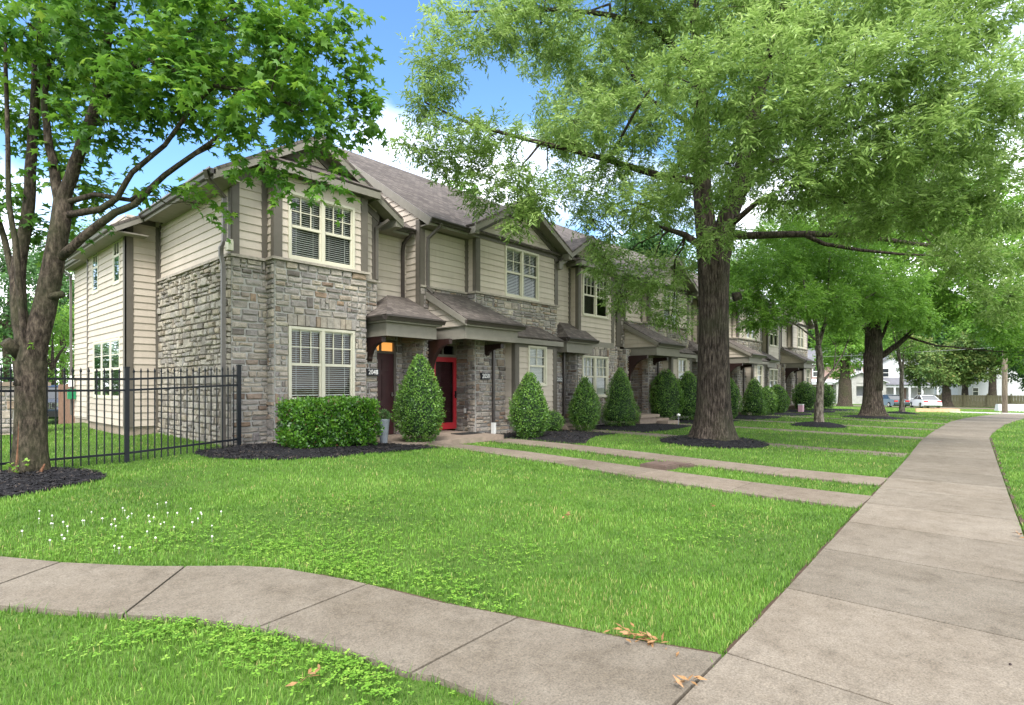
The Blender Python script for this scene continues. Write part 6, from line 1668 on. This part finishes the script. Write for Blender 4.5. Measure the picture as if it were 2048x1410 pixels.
def body_loft(mb, prof, hw, tum=.0):
    """side profile (x, z) closed polygon extruded over +-hw, with the upper points drawn in"""
    zt = max(z for x, z in prof); zb = min(z for x, z in prof)
    def w(z): return hw - tum * max(0, (z - zb) / (zt - zb))
    A = [(x, -w(z), z) for x, z in prof]; B = [(x, w(z), z) for x, z in prof]
    mb.poly(A); mb.poly(B[::-1]); n = len(prof)
    for i in range(n):
        j = (i + 1) % n; mb.poly([A[j], A[i], B[i], B[j]])
def sedan(label, loc, rz, paintm, fast):
    root = empty('parked_car', loc, rz); tag(root, label, 'car', 'cars parked beyond the lawn')
    b = MB()
    body_loft(b, [(-2.28, .30), (-2.32, .55), (-2.25, .80), (-2.15, .93), (-1.6, .97), (-.9, .98), (.9, .95), (1.5, .88), (2.1, .76), (2.28, .60), (2.28, .32), (2.1, .22), (-2.1, .22)], .90, .10)
    b.build('body', M[paintm], root)
    c = MB(); body_loft(c, [(-1.75 if fast else -1.45, .97), (-.75, 1.40), (-.2, 1.45), (.25, 1.42), (1.15, .95)], .79, .17); c.build('windows', M['car_glass'], root)
    r = MB(); r.hexa([(-.85, -.63, 1.39), (.30, -.63, 1.41), (.30, .63, 1.41), (-.85, .63, 1.39), (-.7, -.56, 1.445), (.1, -.56, 1.465), (.1, .56, 1.465), (-.7, .56, 1.445)])
    for s in (-1, 1):
        r.bar((-1.70 if fast else -1.42, s * .78, .98), (-.78, s * .645, 1.40), .06, .05); r.bar((1.12, s * .78, .96), (.28, s * .645, 1.41), .05, .05); r.bar((-.1, s * .76, .97), (-.15, s * .64, 1.41), .05, .05)
    r.build('roof', M[paintm], root)
    for s in (-1, 1):
        t = MB(); t.box(-2.33, -2.20, s * .62 - .2, s * .62 + .2, .70, .84); t.build('taillight', M['tail_red'], root)
        t = MB(); t.box(.75, .95, s * .92 - .1, s * .92 + .1, .96, 1.08); t.build('mirror', M[paintm], root)
    t = MB(); t.box(-2.36, -2.25, -.80, .80, .36, .56); t.build('bumper', M[paintm], root)
    t = MB(); t.box(-2.345, -2.32, -.26, .26, .62, .74); t.build('number_plate', M['white_paint'], root)
    for wx in (-1.38, 1.40):
        for s in (-1, 1): wheel(root, wx, s * .80, .32, .32, .22)
    return root
x, y, z = at(1779, 66.0); sedan('dark teal sedan parked beyond the lawn left of the white one', (x, y, z), R(38), 'car_teal', False)
x, y, z = at(1849, 64.0); sedan('white fastback sedan parked beyond the lawn', (x, y, z), R(24), 'car_white', True)
# the dark off-roader seen between the maple and the cedar fence
jx, jy = 5.0, 33.2; jz = gz(jx, jy) + float(yard_drop(jx, jy)) + .30
jp = empty('parked_car', (jx, jy, jz), R(-103)); tag(jp, 'dark off-road car with slotted grille facing out behind the iron fence', 'car')
b = MB(); body_loft(b, [(2.25, .42), (2.28, .75), (2.2, 1.05), (1.2, 1.18), (1.0, 1.2), (-2.2, 1.2), (-2.25, .5), (-2.1, .36), (2.1, .34)], .94, .05); b.build('body', M['car_dark'], jp)
c = MB(); body_loft(c, [(1.05, 1.2), (.45, 1.74), (-2.0, 1.76), (-2.2, 1.2)], .86, .14); c.build('windows', M['car_glass'], jp)
r = MB(); r.hexa([(.5, -.74, 1.72), (.5, .74, 1.72), (-2.05, .74, 1.74), (-2.05, -.74, 1.74), (.35, -.7, 1.80), (.35, .7, 1.80), (-2.0, .7, 1.82), (-2.0, -.7, 1.82)])
for s in (-1, 1): r.bar((1.08, s * .84, 1.2), (.45, s * .72, 1.74), .07, .06)
r.build('roof', M['car_dark'], jp)
gr = MB(); gr.box(2.22, 2.30, -.62, .62, .78, 1.06); go = gr.build('grille', M['rubber_black'], jp)
for k in range(7):
    y0 = -.54 + k * .18; sm = MB(); sm.box(2.30, 2.315, y0 - .07, y0 - .055, .80, 1.04); sm.box(2.30, 2.315, y0 + .055, y0 + .07, .80, 1.04); sm.box(2.30, 2.315, y0 - .055, y0 + .055, .80, .815); sm.box(2.30, 2.315, y0 - .055, y0 + .055, 1.025, 1.04); sm.build('slot_rim', M['chrome'], go)
for s in (-1, 1):
    t = MB(); t.box(2.18, 2.27, s * .76 - .11, s * .76 + .11, .88, 1.04); t.build('headlight', M['chrome'], jp)
t = MB(); t.box(2.24, 2.36, -.88, .88, .44, .68); t.build('bumper', M['rubber_black'], jp)
for wx in (-1.4, 1.45):
    for s in (-1, 1): wheel(jp, wx, s * .82, .37, .38, .24)

# ------------------------------------------------------------------ far side: houses, fence, pole, edging
def wbox(mb, x0, x1, y0, y1, z0, z1): mb.box(x0, x1, y0, y1, z0, z1)
def gable_roof_x(mb, x0, x1, y0, y1, z, h):
    ym = (y0 + y1) / 2
    roofpoly(mb, [(x0, y0, z), (x1, y0, z), (x1, ym, z + h), (x0, ym, z + h)], .15); roofpoly(mb, [(x0, y1, z), (x1, y1, z), (x1, ym, z + h), (x0, ym, z + h)], .15)
def far_window(root, x0, x1, y, z0, z1):
    f = MB(); t = .1; f.box(x0, x1, y - .06, y, z1 - t, z1); f.box(x0, x1, y - .08, y, z0, z0 + t); f.box(x0, x0 + t, y - .06, y, z0 + t, z1 - t); f.box(x1 - t, x1, y - .06, y, z0 + t, z1 - t); f.box(x0 + t, x1 - t, y - .05, y, (z0 + z1) / 2 - .04, (z0 + z1) / 2 + .04)
    o = f.build('window', M['white_paint'], root); p = MB(); p.box(x0 + t, x1 - t, y - .03, y - .01, z0 + t, z1 - t); p.build('pane', M['car_glass'], o)
def far_house(px, D, rz, label, kind):
    x, y, z = at(px, D); root = empty('far_house', (x, y, z - .1), rz); tag(root, label, 'house', 'houses across the far street')
    if kind == 'brick':
        w = MB(); w.box(-4.2, 4.2, 0, 9, 0, 6.4); w.build('wall', M['red_brick'], root)
        r = MB(); gable_roof_x(r, -4.8, 4.8, -.6, 9.6, 6.4, 2.6); r.build('roof', M['far_roof'], root)
        c = MB(); c.box(-4.7, 4.7, -.55, -.4, 6.1, 6.4); c.build('cornice', M['far_white'], root)
        p = MB(); p.box(-4.3, 4.3, -2.6, 0, 3.0, 3.35); roofpoly(p, [(-4.4, -2.7, 3.36), (4.4, -2.7, 3.36), (4.4, -.02, 3.9), (-4.4, -.02, 3.9)], .05); p.build('porch_roof', M['far_white'], root)
        for q in (-4.0, -1.3, 1.3, 4.0): c = MB(); c.box(q - .14, q + .14, -2.5, -2.2, .5, 3.0); c.build('column', M['far_white'], root)
        f = MB(); f.box(-4.3, 4.3, -2.6, -.02, 0, .5); f.build('porch_floor', M['far_stone'], root)
        for q in (-4.0, 1.35): rl = MB(); rl.box(q, q + 2.6, -2.4, -2.34, 1.3, 1.36); [rl.box(q + .2 * i, q + .2 * i + .04, -2.39, -2.35, .5, 1.3) for i in range(13)]; rl.build('railing', M['zinc'], root)
        for q in (-3.0, .9, 2.8): far_window(root, q, q + 1.0, 0, 4.2, 5.9)
        for q in (-3.2, 2.2): far_window(root, q, q + 1.1, 0, 1.0, 2.8)
        d = MB(); d.box(-.5, .5, -.05, -.005, .5, 2.6); d.build('door', M['white_paint'], root)
    elif kind == 'stone':
        w = MB(); w.box(-3.2, 3.2, 1.5, 8, 0, 3.6); w.build('wall', M['far_white'], root)
        r = MB(); roofpoly(r, [(-3.6, -.4, 3.3), (0, -.4, 4.9), (0, 8, 4.9), (-3.6, 8, 3.3)], .12); roofpoly(r, [(3.6, -.4, 3.3), (0, -.4, 4.9), (0, 8, 4.9), (3.6, 8, 3.3)], .12); r.build('roof', M['far_white'], root)
        gb_ = MB(); gb_.prism([(-3.2, 0, 3.2), (3.2, 0, 3.2), (0, 0, 4.7)], (0, .15, 0)); gb_.build('gable', M['far_stone'], root)
        for a, b in ((-3.2, -2.5), (-1.5, -.6), (.5, 1.3), (2.4, 3.2)):
            c = MB(); c.box(a, b, 0, .5, 0, 3.2); c.build('pier', M['far_stone'], root)
        for a, b in ((-2.5, -1.5), (-.6, .5), (1.3, 2.4)):
            l = MB(); l.box(a, b, .05, .45, 0, 1.3); l.build('parapet', M['far_stone'], root); l = MB(); l.box(a, b, .05, .45, 2.75, 3.2); l.build('lintel', M['far_stone'], root)
    elif kind == 'porch':
        w = MB(); w.box(-4.2, 4.2, 0, 10, 0, 6.2); w.build('wall', M['far_white'], root)
        r = MB(); roofpoly(r, [(-4.7, -.5, 6.1), (0, -.5, 9.0), (0, 10.5, 9.0), (-4.7, 10.5, 6.1)], .12); roofpoly(r, [(4.7, -.5, 6.1), (0, -.5, 9.0), (0, 10.5, 9.0), (4.7, 10.5, 6.1)], .12); r.build('roof', M['far_roof'], root)
        gb_ = MB(); gb_.prism([(-4.2, -.01, 6.2), (4.2, -.01, 6.2), (0, -.01, 8.8)], (0, .2, 0)); gb_.build('gable', M['far_white'], root)
        p = MB(); roofpoly(p, [(-4.4, -2.8, 3.2), (4.4, -2.8, 3.2), (3.4, -.02, 4.3), (-3.4, -.02, 4.3)], .08); roofpoly(p, [(-4.4, -.02, 3.2), (-4.4, -2.8, 3.2), (-3.4, -.02, 4.3)], .08); roofpoly(p, [(4.4, -2.8, 3.2), (4.4, -.02, 3.2), (3.4, -.02, 4.3)], .08); p.build('porch_roof', M['far_roof'], root)
        b = MB(); b.box(-4.2, 4.2, -2.6, -2.35, 2.75, 3.14); b.box(-4.2, -3.95, -2.35, -.02, 2.75, 3.14); b.box(3.95, 4.2, -2.35, -.02, 2.75, 3.14); b.build('porch_beam', M['far_white'], root)
        for q in (-4.0, -1.7, .3, 2.0, 4.0): c = MB(); c.box(q - .15, q + .15, -2.58, -2.3, .6, 2.75); c.build('column', M['far_white'], root)
        f = MB(); f.box(-4.2, 4.2, -2.6, -.02, 0, .6); f.build('porch_floor', M['far_stone'], root)
        for q in (-2.9, 1.4): far_window(root, q, q + 1.0, 0, 4.4, 5.9)
        for q in (-3.3, 1.9): far_window(root, q, q + 1.1, 0, 1.1, 2.7)
        d = MB(); d.box(-.5, .45, -.05, -.005, .6, 2.6); d.build('door', M['red_brick'], root)
    else:
        w = MB(); w.box(-6, 6, 0, 10, 0, 6.0); w.build('wall', M['far_white'], root)
        r = MB(); roofpoly(r, [(-6.4, -.5, 5.9), (0, -.5, 8.2), (0, 10.5, 8.2), (-6.4, 10.5, 5.9)], .12); roofpoly(r, [(6.4, -.5, 5.9), (0, -.5, 8.2), (0, 10.5, 8.2), (6.4, 10.5, 5.9)], .12); r.build('roof', M['far_roof'], root)
        gb_ = MB(); gb_.prism([(-6, -.01, 6.0), (6, -.01, 6.0), (0, -.01, 8.0)], (0, .2, 0)); gb_.build('gable', M['far_white'], root)
        far_window(root, -3.5, -2.4, 0, 1.2, 2.8); far_window(root, 1.8, 2.9, 0, 3.8, 5.3)
FR = R(-70)
far_house(1668, 88, FR, 'red brick house with white porch roof far beyond the lawn', 'brick'); far_house(1722, 84, FR, 'pale stone bungalow front with open piers beside the brick house', 'stone')
far_house(1806, 92, FR, 'white two storey house with columned porch behind the parked cars', 'porch'); far_house(1985, 112, R(-60), 'plain white building beyond the far wooden fence at right', 'plain')
# wooden fence of boards across the far end
fp0 = Vector(at(1838, 74)); fp1 = Vector(at(2120, 69)); fdv = fp1 - fp0; L = math.hypot(fdv.x, fdv.y); un = Vector((fdv.x / L, fdv.y / L, 0)); nrm = Vector((-un.y, un.x, 0))
ff = empty('board_fence', tuple(fp0)); tag(ff, 'long weathered wooden board fence behind the far lawn', 'fence')
np_ = int(L / .30); nrail = 3
for i in range(min(np_, 95)):
    p = fp0 + un * (i * L / min(np_, 95)); w = L / min(np_, 95) * .90; z = gz(p.x, p.y); h = 1.5 + (.0)
    mb = MB(); a = p; b = p + un * w; t = nrm * .03
    mb.hexa([(a.x, a.y, z - .05), (b.x, b.y, z - .05), (b.x + t.x, b.y + t.y, z - .05), (a.x + t.x, a.y + t.y, z - .05), (a.x, a.y, z + h), (b.x, b.y, z + h), (b.x + t.x, b.y + t.y, z + h), (a.x + t.x, a.y + t.y, z + h)]); part_of(ff, mb, 'board', 'fence_wood', False)
for h in (.25, 1.3):
    mb = MB(); a = fp0 - nrm * .02; b = fp1 - nrm * .02; mb.bar((a.x, a.y, gz(a.x, a.y) + h), (b.x, b.y, gz(b.x, b.y) + h), .05, .10); part_of(ff, mb, 'rail', 'fence_wood', False)
for i in range(7):
    p = fp0 + un * (L * i / 6) - nrm * .1; z = gz(p.x, p.y); mb = MB(); mb.box(p.x - .07, p.x + .07, p.y - .07, p.y + .07, z - .1, z + 1.7); part_of(ff, mb, 'post', 'fence_wood', False)
# utility pole with wires
ux, uy = 51.73, .55; uz = gz(ux, uy)
up_ = empty('utility_pole', (ux, uy, uz)); tag(up_, 'tall weathered wooden utility pole at the far bend of the sidewalk', 'pole')
mb = MB(); mb.tube([(0, 0, -.2), (0, 0, 3.5), (.02, 0, 7.2)], [.165, .145, .125], 12); mb.build('shaft', M['pole_wood'], up_, True)
for q, (za, zb, yy) in enumerate(((4.6, 4.7, 30), (6.9, 6.6, -32), (4.55, 4.45, -32))):
    mb = MB(); pts = [(.15, yy * t, za + (zb - za) * t - .9 * math.sin(PI * t) * .4) for t in np.linspace(0, 1, 9)]; mb.tube(pts, .012, 4); mb.build('wire', M['grey_wire'], up_)
# raised timber edging and the white block
te = empty('timber_edging', (50.3, 4.0, gz(50.3, 4))); tag(te, 'raw timber raised bed edging on the far lawn', 'edging')
a = Vector((47.3, 5.1, 0)); b = Vector((51.6, 3.0, 0)); c = Vector((54.0, 4.6, 0))
for p, q in ((a, b), (b, c)):
    mb = MB(); mb.bar((p.x, p.y, gz(p.x, p.y) + .12), (q.x, q.y, gz(q.x, q.y) + .12), .09, .26); part_of(te, mb, 'plank', 'timber_edge', False)
wb = empty('concrete_barrier', (63.0, -.9, gz(63, -.9)), R(-60)); tag(wb, 'low white concrete block beyond the bend of the sidewalk', 'block')
mb = MB(); mb.hexa([(-2.4, -.3, 0), (2.4, -.3, 0), (2.4, .3, 0), (-2.4, .3, 0), (-2.35, -.2, .62), (2.35, -.2, .62), (2.35, .2, .62), (-2.35, .2, .62)]); mb.build('block', M['white_block'], wb)
